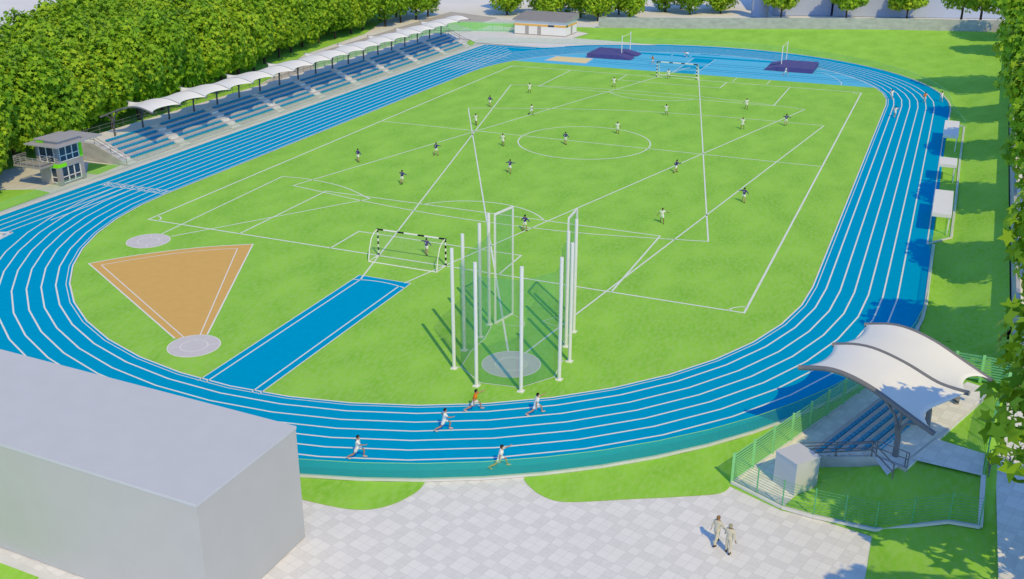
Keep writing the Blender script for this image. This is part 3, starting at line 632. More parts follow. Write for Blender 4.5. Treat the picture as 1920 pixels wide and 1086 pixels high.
# judges tower
tx0,tx1,ty0,ty1 = -53.4,-50.15,-44.7,-40.9
t = empty('judge_tower', (-51.8,-42.8,0)); tag(t, 'two storey judges tower with overhanging roofs, balcony and lime panels', 'tower')
m = MB(); m.box(tx0,tx1-0.15,ty0+0.15,ty1,0,2.5); m.build('lower_wall', TWALL, t)
m = MB(); m.box(tx0+0.1,tx1-0.1,ty0+0.1,ty1-0.1,2.5,4.85); m.build('upper_wall', TPILL, t)
for (px_, py_) in ((tx1-0.2,ty0+0.2),(tx1-0.2,ty1-0.15)):
    m = MB(); m.box(px_-0.25,px_+0.25,py_-0.25,py_+0.25,0,2.9); m.build('pillar', TPILL, t)
m = MB(); m.box(tx1-0.13,tx1+0.05,ty0+0.45,ty1-0.4,2.1,2.75); m.build('spandrel', TPILL, t)
m = MB(); m.box(tx1-0.28,tx1+0.08,ty0-0.08,ty0+1.2,2.15,2.62); m.box(tx0+1.2,tx1-0.29,ty0-0.08,ty0+0.16,2.15,2.62); m.build('lime_panel', LIME, t)
m = MB(); m.box(tx1-0.3,tx1+0.07,ty1-0.32,ty1+0.12,2.8,4.8); m.build('lime_panel', LIME, t)
def window(xa,ya,xb,yb,za,zb,nx,nz,th=0.05):
    dx,dy = xb-xa,yb-ya; L = math.hypot(dx,dy); ux,uy = dx/L,dy/L; nx_,ny_ = uy,-ux
    mm = MB()
    def P(s_,z_,o_): return (xa+ux*s_+nx_*o_, ya+uy*s_+ny_*o_, z_)
    for i in range(nx+1): mm.bar(P(L*i/nx,za,0.05),P(L*i/nx,zb,0.05),0.10,0.08)
    for j in range(nz+1): zc = [za,lerp(za,zb,0.36),zb][j] if nz == 2 else lerp(za,zb,j/nz); mm.bar(P(0,zc,0.045),P(L,zc,0.045),0.09,0.08)
    f = mm.build('window', WHITEP, t); g = MB(); g.add([P(0,za,0.02),P(L,za,0.02),P(L,zb,0.02),P(0,zb,0.02),P(0,za,0.0),P(L,za,0.0),P(L,zb,0.0),P(0,zb,0.0)], [(0,1,2,3),(7,6,5,4),(0,4,5,1),(2,6,7,3),(1,5,6,2),(3,7,4,0)]); g.build('pane', GLASS, f)
window(tx1-0.14,ty0+0.5,tx1-0.14,ty1-0.45,0.25,2.08,3,2); window(tx1-0.09,ty0+0.45,tx1-0.09,ty1-0.4,2.8,4.7,3,2)
window(tx0+1.9,ty0+0.14,tx1-0.5,ty0+0.14,0.3,2.08,1,2); window(tx0+0.5,ty0+0.09,tx1-0.5,ty0+0.09,2.75,4.7,2,2)
m = MB()
for k in range(9): z_ = 2.75+0.21*k; m.box(tx1-0.5,tx1+0.06,ty0-0.03,ty0+0.42,z_,z_+0.09)
m.build('corner_louvre', SLATE, t); m = MB()
for k in range(9): z_ = 2.75+0.21*k; m.box(tx0-0.02,tx0+0.45,ty0-0.03,ty0+0.3,z_,z_+0.09)
m.build('corner_louvre', SLATE, t)
m = MB(); m.box(-54.0,-48.9,-45.7,-38.4,4.87,5.0); m.build('roof_slab', SLATE, t)
m = MB(); m.box(-53.1,-49.9,-44.6,-41.0,5.0,5.35); m.box(-53.3,-49.7,-44.8,-40.8,5.35,5.47); m.build('roof_cap', SLATE, t)
m = MB(); m.box(-53.12,-52.0,-44.68,-44.6,5.05,5.33); m.build('lime_panel', LIME, t)
m = MB(); m.box(-55.0,-50.8,-46.8,-44.72,2.45,2.65); m.build('balcony_floor', TPILL, t)
m = MB()
for z_ in (2.95,3.2,3.45,3.65):
    m.bar((-54.9,-46.7,z_),(-50.9,-46.7,z_),0.05,0.06); m.bar((-54.9,-46.7,z_),(-54.9,-44.8,z_),0.05,0.06); m.bar((-50.9,-46.7,z_),(-50.9,-44.9,z_),0.05,0.06)
for i in range(5): m.bar((-54.9+4.0*i/4,-46.7,2.65),(-54.9+4.0*i/4,-46.7,3.68),0.06,0.06)
m.build('balcony_rail', SLATE, t)

# far street buildings behind the wall
t = empty('street_building', (25,150,0)); tag(t, 'large pale blue grey building beyond the far concrete wall', 'building')
m = MB(); m.prism([(1.5,144),(15,149.5),(15,175),(-6,170)], 0, 14); m.build('wall', SHADEB, t)
m = MB(); m.prism([(15.6,149),(62,163),(62,185),(15.6,178)], 0, 16); m.build('wing', SHADEB, t)
m = MB(); m.tube([(-1.5,140.6,0),(-1.5,140.6,13)], 2.2, 20); m.build('round_bay', SHADEB, t, True)

# ------------------------------------------------------------------ shelters
for (y0_, y1_, lb, x0_, x1_) in ((14.35,23.7,'white flat roofed shelter farthest along the right straight, in tree shade',45.7,47.6),(-1.3,2.1,'smallest white roofed shelter, between the two larger ones',45.75,47.7),(-22.1,-13.0,'white flat roofed shelter nearest the camera beside the track',45.7,47.6)):
    t = empty('bench_shelter', ((x0_+x1_)/2,(y0_+y1_)/2,0)); tag(t, lb, 'shelter', 'bench shelters beside the track')
    m = MB(); m.box(x0_,x1_,y0_,y1_,2.12,2.24); m.build('roof', WHITEP, t)
    m = MB(); m.box(x0_+0.002,x1_-0.002,y0_-0.03,y0_+0.02,1.85,2.11); m.build('fascia', WHITEP, t)
    for yy in (y0_+0.15,y1_-0.15):
        m = MB(); m.box(x1_-0.22,x1_-0.10,yy-0.06,yy+0.06,0,2.12); m.build('post', WHITEP, t)

# ------------------------------------------------------------------ goals
def goal(yg, sg, label):
    root = empty('football_goal', (0,yg,0)); tag(root, label, 'goal', 'black and white striped football goals')
    H = 2.72; r_ = 0.085
    for x in (-3.66,3.66):
        m = MB(); n = 9
        for i in range(n): m.tube([(x,yg,H*i/n),(x,yg,H*(i+1)/n)], r_, 10, i % 2 == 0)
        m.build('post', [WHITEP,BLACKP], root)
    m = MB(); segs = [(-3.75,-3.0,1),(-3.0,-1.45,0),(-1.45,-0.75,1),(-0.75,0.75,0),(0.75,1.45,1),(1.45,3.0,0),(3.0,3.75,1)]
    for a, b, k in segs: m.tube([(a,yg,H),(b,yg,H)], r_, 10, k)
    m.build('crossbar', [WHITEP,BLACKP], root)
    for x in (-3.66,3.66):
        m = MB(); m.tube([(x,yg,H),(x,yg+sg*0.7,H-0.12),(x,yg+sg*1.25,H-0.55),(x,yg+sg*1.7,H-1.5),(x,yg+sg*1.95,0.06)], 0.05, 8); m.build('stanchion', WHITEP, root, True)
    m = MB(); m.tube([(-3.66,yg,0.06),(-3.66,yg+sg*1.95,0.06),(3.66,yg+sg*1.95,0.06),(3.66,yg,0.06)], 0.06, 8); m.build('base_frame', WHITEP, root)
    m = MB(); prof = [(0,H),(0.7,H-0.12),(1.25,H-0.55),(1.7,H-1.5),(1.95,0.06)]
    vs = [(x,yg+sg*a,b) for a, b in prof for x in (-3.66,3.66)]; m.add(vs, [(2*i,2*i+1,2*i+3,2*i+2) for i in range(4)])
    for x in (-3.66,3.66): m.add([(x,yg+sg*a,b) for a, b in prof]+[(x,yg,0.06)], [(0,1,2,3,4,5)])
    m.build('net', GNET, root)
goal(-L2, -1, 'striped football goal at the near end beside the blue runway'); goal(L2, 1, 'striped football goal at the far end before the light blue area')

# ------------------------------------------------------------------ throwing circles and the hammer cage
def circle(c, ro, ri, label, spokes=(), ring2=None):
    root = empty('throwing_circle', (c[0],c[1],0)); tag(root, label, 'throwing circle')
    m = MB(); m.prism([(c[0]+ro*math.cos(a),c[1]+ro*math.sin(a)) for a in np.linspace(0,2*PI,48,False)], 0.0, 0.022); m.build('slab', CIRC, root)
    m = MB(); 
    for rr in ([ro-0.04,ri]+([ring2] if ring2 else [])): m.strip([(c[0]+rr*math.cos(a),c[1]+rr*math.sin(a)) for a in np.linspace(0,2*PI,48,False)], 0.08, 0.027, True)
    for a in spokes: m.strip([(c[0]+ri*math.cos(a),c[1]+ri*math.sin(a)),(c[0]+(ro-0.3)*math.cos(a),c[1]+(ro-0.3)*math.sin(a))], 0.08, 0.028)
    m.build('ring_line', LINE, root)
circle((17.55,-67.45), 2.28, 1.22, 'pale concrete throwing circle inside the tall net cage', (), 1.05)
circle((-27.3,-56.1), 2.17, 1.07, 'pale throwing circle near the left touchline corner', (R(60),R(2),R(-55),R(120)))
circle((-6.9,-74.35), 2.08, 1.07, 'pale throwing circle at the tip of the ochre clay sector', (R(33),R(213)))
cage = empty('hammer_cage', (17.5,-66,0)); tag(cage, 'tall throwing cage of white posts with green nets and two gates', 'throwing cage')
PO = [(13.0,-61.4),(13.34,-63.9),(13.2,-66.66),(13.84,-69.82),(16.6,-71.76),(19.92,-71.25),(21.83,-68.43),(21.5,-65.27),(20.32,-62.87),(19.95,-60.0)]
cc = Vector((17.3,-66.5)); PN = [tuple(Vector(p)+(cc-Vector(p)).normalized()*0.55) for p in PO]
for p in PO:
    m = MB(); m.tube([(p[0],p[1],0.06),(p[0],p[1],9.7)], 0.135, 16); m.box(p[0]-0.24,p[0]+0.24,p[1]-0.24,p[1]+0.24,0.0,0.06); m.build('post', WHITEP, cage)
m = MB(); m.strip(PN, 0.07, 0.03)
for p, q in zip(PO, PN): m.strip([p,q], 0.07, 0.032)
m.build('ground_cable', WHITEP, cage)
for a, b in zip(PN[:-1], PN[1:]):
    m = MB(); m.wall([(a[0],a[1],0.05),(b[0],b[1],0.05)], 8.4, 0.015); m.build('net', NET, cage)
def gate(a, b):
    m = MB(); za, zb = 0.05, 9.6
    for p in (a,b): m.bar((p[0],p[1],za),(p[0],p[1],zb),0.16,0.12)
    for z_ in (za+0.06,zb): m.bar((a[0],a[1],z_),(b[0],b[1],z_),0.12,0.16)
    g = m.build('gate_frame', WHITEP, cage); m = MB(); m.wall([(a[0],a[1],za),(b[0],b[1],za)], zb-za, 0.015); m.build('gate_net', NET, g)
gate((13.43,-61.1),(13.97,-58.7)); gate((19.2,-59.75),(19.0,-57.2))
m = MB()
for h_, a0, a1, rr in (((13.43,-61.1),R(78),R(10),2.4),((19.2,-59.75),R(95),R(165),2.4)):
    pts = [(h_[0]+rr*math.cos(lerp(a0,a1,i/10)),h_[1]+rr*math.sin(lerp(a0,a1,i/10))) for i in range(11)]; m.strip([h_]+pts+[h_], 0.06, 0.03)
m.build('gate_track', WHITEP, cage)

# ------------------------------------------------------------------ pole vault landing mats and uprights
def pads(sg, label, ulabel):
    t = empty('landing_mat', (sg*17,69.5,0)); tag(t, label, 'landing mat', 'pole vault landing mats')
    m = MB(); X = lambda a: sg*a
    main_ = [(X(15.6),65.0),(X(22.0),65.0),(X(22.0),73.2),(X(15.6),73.2)]
    if sg < 0: main_ = main_[::-1]
    m.prism(main_, 0.02, 0.85); m.build('mat_block', MAT_P, t)
    for ya, yb in ((65.2,68.3),(70.0,73.0)):
        m = MB(); lo = [(X(15.59),ya,0.02),(X(15.59),yb,0.02),(X(13.0),yb,0.02),(X(13.0),ya,0.02)]; hi = [(X(15.59),ya,0.83),(X(15.59),yb,0.83),(X(13.2),yb,0.25),(X(13.2),ya,0.25)]
        m.hexa(lo, hi); m.build('side_wedge', MAT_P, t)
    t = empty('vault_uprights', (sg*15.8,71.3,0)); tag(t, ulabel, 'vault stand', 'pole vault uprights')
    for yy, h_ in ((68.2,4.25),(74.1,4.25)):
        m = MB(); m.bar((sg*15.75,yy,0.0),(sg*15.75,yy,h_),0.14,0.14); m.box(sg*15.75-0.3,sg*15.75+0.3,yy-0.2,yy+0.2,0.0,0.08); m.build('upright', WHITEP, t)
    m = MB(); m.tube([(sg*15.6,68.2,4.0),(sg*15.6,74.1,4.0)], 0.04, 6); m.build('crossbar', WHITEP, t)
pads(-1, 'purple landing mat next to the sand pit', 'white vault uprights at the left purple landing mat')
pads(1, 'purple landing mat at the right end of the light blue area', 'white vault uprights at the right purple landing mat')

# ------------------------------------------------------------------ trees
def leaf_crown(seed, blobs, nleaf, size):
    rg = np.random.default_rng(seed); k = 10
    angs = np.array([90,120,155,185,222,270,318,355,385,420])*PI/180; rads = np.array([1.0,0.45,0.85,0.42,0.62,0.18,0.62,0.42,0.85,0.45])
    base = np.stack([np.cos(angs)*rads, np.sin(angs)*rads, np.where(rads > 0.6, -0.12, 0.02)], 1)
    vol = np.array([b[3]*b[3]*b[4] for b in blobs]); pick = rg.choice(len(blobs), nleaf, p=vol/vol.sum())
    B = np.array(blobs)[pick]; dirv = rg.normal(size=(nleaf,3)); dirv[:,2] = dirv[:,2]*0.9+0.12; dirv /= np.linalg.norm(dirv,axis=1,keepdims=True)
    rad = 0.58+0.48*rg.random(nleaf)**0.8; P = B[:,:3]+dirv*np.stack([B[:,3],B[:,3],B[:,4]],1)*rad[:,None]
    nrm = dirv*0.75+rg.normal(size=(nleaf,3))*0.45+np.array([0,0,0.35]); nrm /= np.linalg.norm(nrm,axis=1,keepdims=True)
    a = rg.normal(size=(nleaf,3))+np.array([0,0,-0.8]); a -= nrm*(a*nrm).sum(1,keepdims=True); a /= np.linalg.norm(a,axis=1,keepdims=True); b = np.cross(nrm,a)
    s = size*(0.7+0.6*rg.random(nleaf))
    V = P[:,None,:]+s[:,None,None]*(base[None,:,0,None]*b[:,None,:]+base[None,:,1,None]*a[:,None,:]+base[None,:,2,None]*nrm[:,None,:])
    me = bpy.data.meshes.new('crown'); me.vertices.add(nleaf*k); me.vertices.foreach_set('co', V.reshape(-1)); me.loops.add(nleaf*k)
    me.loops.foreach_set('vertex_index', np.arange(nleaf*k,dtype=np.int32)); me.polygons.add(nleaf)
    me.polygons.foreach_set('loop_start', np.arange(nleaf,dtype=np.int32)*k)
    at = me.attributes.new('leafrand','FLOAT','FACE'); at.data.foreach_set('value', rg.random(nleaf).astype(np.float32))
    me.materials.append(LEAF); me.update(); me.validate(); return me
def trunk_mesh(h, rt, spread, seed):
    rg = random.Random(seed); m = MB(); m.tube([(0,0,-0.1),(0.05,0.03,h*0.3),(-0.05,0.05,h*0.55),(0,0,h*0.8)], [rt,rt*0.8,rt*0.6,rt*0.25], 8)
    for i in range(7):
        a = i*2.4+rg.random(); z0 = h*(0.28+0.06*i); l = spread*(0.55+0.3*rg.random())
        m.tube([(0,0,z0),(math.cos(a)*l*0.5,math.sin(a)*l*0.5,z0+h*0.10),(math.cos(a)*l,math.sin(a)*l,z0+h*0.22)], [rt*0.42,rt*0.25,rt*0.08], 6)
    return m.mesh('trunk', BARK, smooth=True)
def blobset(seed, rx, zc, rz):
    rg = random.Random(seed); b = [(0,0,zc,rx*0.82,rz*0.86)]
    for i in range(7):
        a = i*PI*2/7+rg.random()*0.6; rr = rx*(0.42+0.15*rg.random()); b.append((math.cos(a)*rr,math.sin(a)*rr,zc+rz*(rg.random()*1.1-0.62),rx*(0.46+0.14*rg.random()),rz*(0.36+0.12*rg.random())))
    b.append((rg.uniform(-.6,.6),rg.uniform(-.6,.6),zc+rz*0.6,rx*0.5,rz*0.45)); return b
KINDS = []
for i in range(4): KINDS.append((leaf_crown(20+i, blobset(i,4.5,7.4,6.6), 4300, 0.48), trunk_mesh(12, 0.28, 4.0, i)))
KR = []
for i in range(3): KR.append((leaf_crown(50+i, blobset(30+i,5.7,10.6,6.6), 3000, 0.66), trunk_mesh(15.5, 0.32, 4.4, 10+i)))
KS = [(leaf_crown(70+i, blobset(60+i,5.0,7.6,4.8), 2200, 0.70), trunk_mesh(10.5, 0.25, 3.4, 20+i)) for i in range(2)]
def tree(kind, x, y, z, label, group, sc=1.0, rz=None):
    t = empty('maple_tree', (x,y,z), random.random()*6.28 if rz is None else rz); s_ = sc*random.uniform(0.92,1.08); t.scale = (s_,s_,s_*random.uniform(0.95,1.06)); tag(t, label, 'tree', group)
    link(kind[1], 'trunk', t, (0,0,0)); link(kind[0], 'crown', t, (0,0,0))
wood_l, wood_g = 'leafy green maple crowded among others in the wood behind the long grandstand', 'maples of the wood behind the long grandstand'
n = 0
def front(y): return float(np.interp(y, [-70,-45,-20,10,35,55,80,101], [-60,-60.5,-64.5,-68.5,-77,-81,-81,-79]))
for row in range(8):
    y = -66+row*2.5
    while y < (112 if row < 2 else 100):
        x = front(y)-row*6.6-random.uniform(0,1.5)
        lim = float(np.interp(y, [-70,-25,-5,15,40,112], [-86,-89,-95,-108,-118,-126]))
        if x > lim: tree(KINDS[n % 4], x, y, -0.05, wood_l, wood_g, 1.0); n += 1
        y += random.uniform(6.0,7.6)
for i, y in enumerate((-82.5,-57,-38,-15,8,31,54,88,104)):
    tree(KR[i % 3], (54.7,56.4)[i] if i < 2 else 56.5+(i % 3)*0.3, y, hb(y), ['dark green maple overhanging the small stand at the right edge','dark green maple at the right edge by the boundary wall, above the slatted fence'][i] if i < 2 else 'dark green maple standing in a row behind the right boundary wall', None if i < 2 else 'maples in a row behind the right boundary wall', 1.0)
for x, y, sc_ in ((-55.8,-52.6,0.74),(-55.5,-61.5,0.88),(-58.3,-48.2,0.85)): tree(KINDS[n % 4], x, y, -0.9, 'low spreading maple at the left edge of the photo beside the judges tower', 'low maples beside the judges tower', sc_); n += 1
tree(KR[2], 57.0, -97, 2.0, 'dark green maple at the lower right edge above the paved path', None, 1.0)
fl, fg = 'green maple in the belt of trees beyond the service building', 'maples beyond the service building'
for x, y in ((-62,118),(-55,122),(-49,116),(-43,121),(-37,117),(-31,124),(-52,131),(-44,133),(-36,131),(-66,128),(-26,140),(-19,138),(-12,143),(-24,149),(-14,152)): tree(KINDS[n % 4], x, y, -1.0, fl, fg, 1.0); n += 1
for i, (x, y) in enumerate(((4.5,137),(19.5,143.5),(33.5,149.5))): tree(KS[i % 2], x, y, -0.8, ['round street maple farthest left before the pale blue building','middle one of three round street maples before the pale blue building','round street maple farthest right before the pale blue building'][i], 'street maples before the pale blue building', 1.0)
for x, y in ((50,124),(57,121),(63,126),(46,132)): tree(KR[0], x, y, 1.5, 'dark maple beyond the far right corner of the walls', 'maples beyond the far right corner', 0.95)

# ------------------------------------------------------------------ people
def skin_obj(V, E, rad, root, mats, sub=1):
    me = bpy.data.meshes.new('s'); me.from_pydata(V, E, []); o = bpy.data.objects.new('s', me); COL.objects.link(o)
    md = o.modifiers.new('skin', 'SKIN'); md.use_smooth_shade = True
    if not me.skin_vertices: 
        pass
    sv_ = me.skin_vertices[0].data
    for i, r_ in enumerate(rad): sv_[i].radius = (r_, r_*0.85); sv_[i].use_root = (i == root)
    sb = o.modifiers.new('sub', 'SUBSURF'); sb.levels = sub; sb.render_levels = sub
    dg = bpy.context.evaluated_depsgraph_get(); out = bpy.data.meshes.new_from_object(o.evaluated_get(dg)); bpy.data.objects.remove(o)
    out.materials.clear(); 
    for m_ in mats: out.materials.append(m_)
    return out
def ensure_skin(me): pass
LN = dict(thigh=0.43, shin=0.43)
def pose_joints(lean, armL, armR, legL, legR, pelvis_z, head_fwd=0.0):
    """angles in degrees: leg=(hip flex, knee bend, outward), arm=(shoulder flex, elbow bend, outward)"""
    J = {}; pel = Vector((0,0,pelvis_z)); ln = R(lean); up = Vector((0,math.sin(ln),math.cos(ln)))
    J['pelvis'] = pel; J['spine'] = pel+up*0.20; J['chest'] = pel+up*0.42; J['neck'] = pel+up*0.56
    hd = Vector((0,math.sin(ln*0.4+head_fwd),math.cos(ln*0.4+head_fwd))); J['head'] = J['neck']+hd*0.13; J['top'] = J['head']+hd*0.10
    for sd, arm, leg in ((-1,armL,legL),(1,armR,legR)):
        n_ = 'L' if sd < 0 else 'R'
        hip = pel+Vector((sd*0.10,0,-0.04)); f = R(leg[0]); o_ = R(leg[2])
        dv = Vector((sd*math.sin(o_),math.sin(f)*math.cos(o_),-math.cos(f)*math.cos(o_))); kn = hip+dv*0.43
        f2 = f-R(leg[1]); dv2 = Vector((sd*math.sin(o_)*0.6,math.sin(f2),-math.cos(f2))).normalized(); an = kn+dv2*0.42
        ft = f2*0.6; to = an+Vector((0,math.cos(ft)*0.17,math.sin(ft)*0.17-0.05))
        J['hip'+n_],J['kn'+n_],J['an'+n_],J['to'+n_] = hip,kn,an,to
        sh = J['chest']+up*0.06+Vector((sd*0.19,0,0)); a = R(arm[0])+ln*0.3; oa = R(arm[2])
        av = Vector((sd*math.sin(oa),math.sin(a)*math.cos(oa),-math.cos(a)*math.cos(oa))); el = sh+av*0.29
        a2 = a+R(arm[1]); av2 = Vector((sd*math.sin(oa)*0.8,math.sin(a2)*math.cos(oa*0.8),-math.cos(a2)*math.cos(oa*0.8))).normalized(); wr = el+av2*0.25
        J['sh'+n_],J['el'+n_],J['wr'+n_],J['ha'+n_] = sh,el,wr,wr+av2*0.085; J['fd'+n_] = av2
    zmin = min(J['anL'].z-0.07,J['anR'].z-0.07,J['toL'].z-0.03,J['toR'].z-0.03)
    for k in J:
        if not k.startswith('fd'): J[k] = J[k]-Vector((0,0,zmin))
    return J
RAD = dict(pelvis=.140,spine=.125,chest=.150,neck=.056,head=.106,top=.070,hip=.098,kn=.066,an=.046,to=.036,sh=.064,el=.046,wr=.033,ha=.038)
def chain_mesh(J, chains, scale, mats, extra=0.0, rootname=None):
    names = []; E = []
    for ch in chains:
        for a, b in zip(ch[:-1], ch[1:]):
            for x in (a,b):
                if x not in names: names.append(x)
            E.append((names.index(a),names.index(b)))
    V = [J[n_] for n_ in names]; rad = [scale.get(n_.rstrip('LR') if n_ not in RAD else n_, RAD.get(n_.rstrip('LR'), 0.05))+extra for n_ in names]
    return skin_obj(V, E, rad, 0, mats)
def joined(me, J, parts):
    bm = bmesh.new(); bm.from_mesh(me)
    for kind, args in parts:
        if kind == 'ball':
            c, r_, sc, mi = args; g = bmesh.ops.create_icosphere(bm, subdivisions=2, radius=r_)
            for v in g['verts']: v.co = Vector((v.co.x*sc[0],v.co.y*sc[1],v.co.z*sc[2]))+c
            for f in {f for v in g['verts'] for f in v.link_faces}: f.material_index = mi; f.smooth = True
        else:
            a, b, r0, r1 = args; dv = (b-a); L = dv.length; q = dv.to_track_quat('Z','Y').to_matrix().to_4x4()
            g = bmesh.ops.create_cone(bm, cap_ends=True, segments=6, radius1=r0, radius2=r1, depth=L, matrix=Matrix.Translation((a+b)/2) @ q)
    bm.to_mesh(me); bm.free()
def make_figure(pose, skin=SKIN, shirt=WHITEC, shorts=WHITEC, hair=HAIR, shoe=SHOE, sleeves='short', legs='short', num=None, bald=False):
    J = pose; body = chain_mesh(J, [['pelvis','spine','chest','neck','head','top']]+[[c+s_ if c not in ('chest','pelvis') else c for c in ch] for s_ in 'LR' for ch in (('chest','sh','el','wr','ha'),('pelvis','hip','kn','an','to'))], {}, [skin, HAIR])
    parts = []; h = J['head']; fw = (J['head']-J['neck']).cross(Vector((1,0,0))) * -1
    fw = Vector((0,1,0)); 
    parts.append(('ball', (h+Vector((0,0.098,-0.012)), 0.018, (0.8,1.2,1.4), 0)))
    for sx in (-1,1):
        parts.append(('ball', (h+Vector((sx*0.036,0.080,0.018)), 0.011, (1.2,1,0.8), 1))); parts.append(('ball', (h+Vector((sx*0.094,0.0,0.0)), 0.022, (0.5,1,1.5), 0)))
    parts.append(('ball', (h+Vector((0,0.084,-0.050)), 0.012, (2.0,0.8,0.5), 1)))
    for s_, sd in (('L',-1),('R',1)):
        hp, fd = J['ha'+s_], J['fd'+s_]; side = fd.cross(Vector((0,0,1))); side = side.normalized() if side.length > 0.1 else Vector((0,1,0)); pn = side.cross(fd).normalized()
        for k_, ln_ in ((-1.5,0.062),(-0.5,0.078),(0.5,0.074),(1.5,0.056)):
            a = hp+side*k_*0.017+fd*0.015; b = a+fd*ln_*0.6+pn*0.012; parts.append(('cone',(a,b,0.010,0.009))); parts.append(('cone',(b,b+fd*ln_*0.35+pn*0.026,0.009,0.006)))
        a = hp-side*0.026-fd*0.02; parts.append(('cone',(a,a-side*0.035+fd*0.045+pn*0.01,0.012,0.008)))
    joined(body, J, parts); body.name = 'person'
    out = {'body': body}
    Jc = dict(J)
    for s_ in 'LR':
        Jc['ms'+s_] = J['sh'+s_].lerp(J['el'+s_], 0.75); Jc['mt'+s_] = J['hip'+s_].lerp(J['kn'+s_], 0.72)
    Jc['low'] = J['pelvis'].lerp(J['spine'], -0.45); Jc['mid'] = J['pelvis'].lerp(J['spine'], 0.3); Jc['col'] = J['chest'].lerp(J['neck'], 0.95)
    arm = ['sh','ms'] if sleeves == 'short' else ['sh','el','wr']
    sc = dict(low=.178,mid=.178,spine=.172,chest=.200,col=.098,sh=.098,ms=.088,el=.068,wr=.054)
    out['shirt'] = chain_mesh(Jc, [['low','mid','spine','chest','col']]+[['chest']+[a+s_ for a in arm] for s_ in 'LR'], sc, [shirt])
    sc2 = dict(pelvis=.172,spine=.165,hip=.132,mt=.122,kn=.098,an=.082)
    lg = ['hip','mt'] if legs == 'short' else ['hip','kn','an']
    Jp = dict(Jc)
    if legs != 'short':
        for s_ in 'LR': Jp['an'+s_] = J['kn'+s_].lerp(J['an'+s_], 0.93)
    Jp['spine'] = J['pelvis'].lerp(J['spine'], 0.75)
    out['shorts' if legs == 'short' else 'trousers'] = chain_mesh(Jp, [['spine','pelvis']]+[['pelvis']+[a+s_ for a in lg] for s_ in 'LR'], sc2, [shorts])
    for s_ in 'LR':
        m_ = MB(); a, b = J['an'+s_], J['to'+s_]; m_.tube([a+Vector((0,-0.05,-0.02)),a.lerp(b,0.4)+Vector((0,0,-0.025)),b+Vector((0,0.05,-0.005))], [0.048,0.052,0.036], 8); out['shoe'+s_] = m_.mesh('shoe', shoe, smooth=True)
    hm = bpy.data.meshes.new('hair'); bm = bmesh.new(); bmesh.ops.create_icosphere(bm, subdivisions=3, radius=0.118)
    tilt = Vector((0,-0.55,0.83))
    bmesh.ops.delete(bm, geom=[f for f in bm.faces if f.calc_center_median().normalized().dot(tilt) < 0.02], context='FACES')
    for v in bm.verts: v.co = Vector((v.co.x*0.93,v.co.y*1.05,v.co.z*1.12))+h+Vector((0,-0.008,0.028))
    bm.to_mesh(hm); bm.free(); hm.materials.append(hair); out['hair'] = hm
    if num:
        nm = text_mesh(num, 0.27, 0.004); nm.materials.clear(); nm.materials.append(WHITEC); c = J['chest'].lerp(J['spine'], 0.35); ax = (J['neck']-J['pelvis']).normalized()
        bk = ax.cross(Vector((1,0,0))) ; bk = -bk if bk.y > 0 else bk
        mt_ = Matrix(((1,ax.x*0,bk.x,0),(0,ax.y,bk.y,0),(0,ax.z,bk.z,0),(0,0,0,1))); nm.transform(Matrix.Translation(c+bk*0.205) @ mt_); out['number'] = nm
    return out
def place(fig, x, y, z, head, label, group, sc=1.0, flip=False):
    o = bpy.data.objects.new('person', fig['body']); COL.objects.link(o); o.location = (x,y,z); o.rotation_euler = (0,0,math.atan2(-head[0],head[1]))
    o.scale = (-sc if flip else sc, sc, sc); tag(o, label, 'person', group)
    for k, me in fig.items():
        if k == 'body': continue
        c = bpy.data.objects.new('shoe' if k.startswith('shoe') else k, me); COL.objects.link(c); c.parent = o
        if k == 'number' and flip: c.scale = (-1,1,1)
    return o
STAND = pose_joints(4, (8,18,42), (6,20,42), (4,6,9), (-6,10,9), 0.95)
STEP = pose_joints(8, (35,70,55), (-10,60,70), (-8,8,5), (10,75,10), 0.95)
REACH = pose_joints(5, (20,50,80), (5,20,38), (14,16,8), (-14,16,8), 0.95)
JOG = pose_joints(10, (-42,70,16), (45,75,14), (38,45,4), (-22,28,4), 0.95)
RUNA = pose_joints(9, (-62,80,22), (48,50,8), (66,74,4), (-30,34,4), 0.95)
RUNB = pose_joints(14, (84,22,12), (-30,22,16), (68,58,4), (-36,34,4), 0.95)
WALK = pose_joints(5, (-20,10,14), (20,15,14), (18,8,3), (-18,12,3), 0.95)
WALK2 = pose_joints(3, (18,12,16), (-16,12,20), (5,4,2), (-5,10,2), 0.95)
CROUCH = pose_joints(88, (80,5,8), (85,5,8), (95,80,6), (50,75,6), 0.80, -0.9)
KN = [make_figure(P_, SKIN, NAVY, WHITEC, HAIR, SHOED, 'long', num=nn) for P_, nn in ((STAND,'4'),(STEP,'7'),(REACH,'9'),(JOG,'5'))]
KW = [make_figure(P_, SKIND, WHITEC, WHITEC, HAIR, SHOED) for P_ in (STAND,STEP,REACH,JOG)]
navy = [(-23.31,-21.44,0,(0.3,1),'alone on the left wing, arms held out',0),(-15.55,-14.54,2,(0.2,1),'just below the slanting line left of the centre circle, arm raised',1),(-13.26,-28.14,1,(0.2,1),'between the left penalty corner and the middle, arm bent up',0),
  (-3.3,-18.54,1,(0.1,1),'below the centre circle with a leg kicked out',1),(-1.91,-2.3,0,(0.25,1),'inside the centre circle',0),(15.62,-10.14,3,(0.7,0.8),'striding on a slanting line right of the centre circle',0),
  (25.81,-19.13,2,(0.1,1),'nearest the right touchline, arms spread',0),(24.14,20.97,1,(0.1,1),'far right with arms up, beside two long slanting lines',0),(6.69,-38.11,0,(0.2,1),'seen through the gap of the cage gates, arms out',1),
  (0.56,-48.58,2,(0.1,1),'keeping goal in front of the near striped goal',0),(-21.25,15.66,0,(0.2,1),'far left, beyond the crossing of the sector lines',0)]
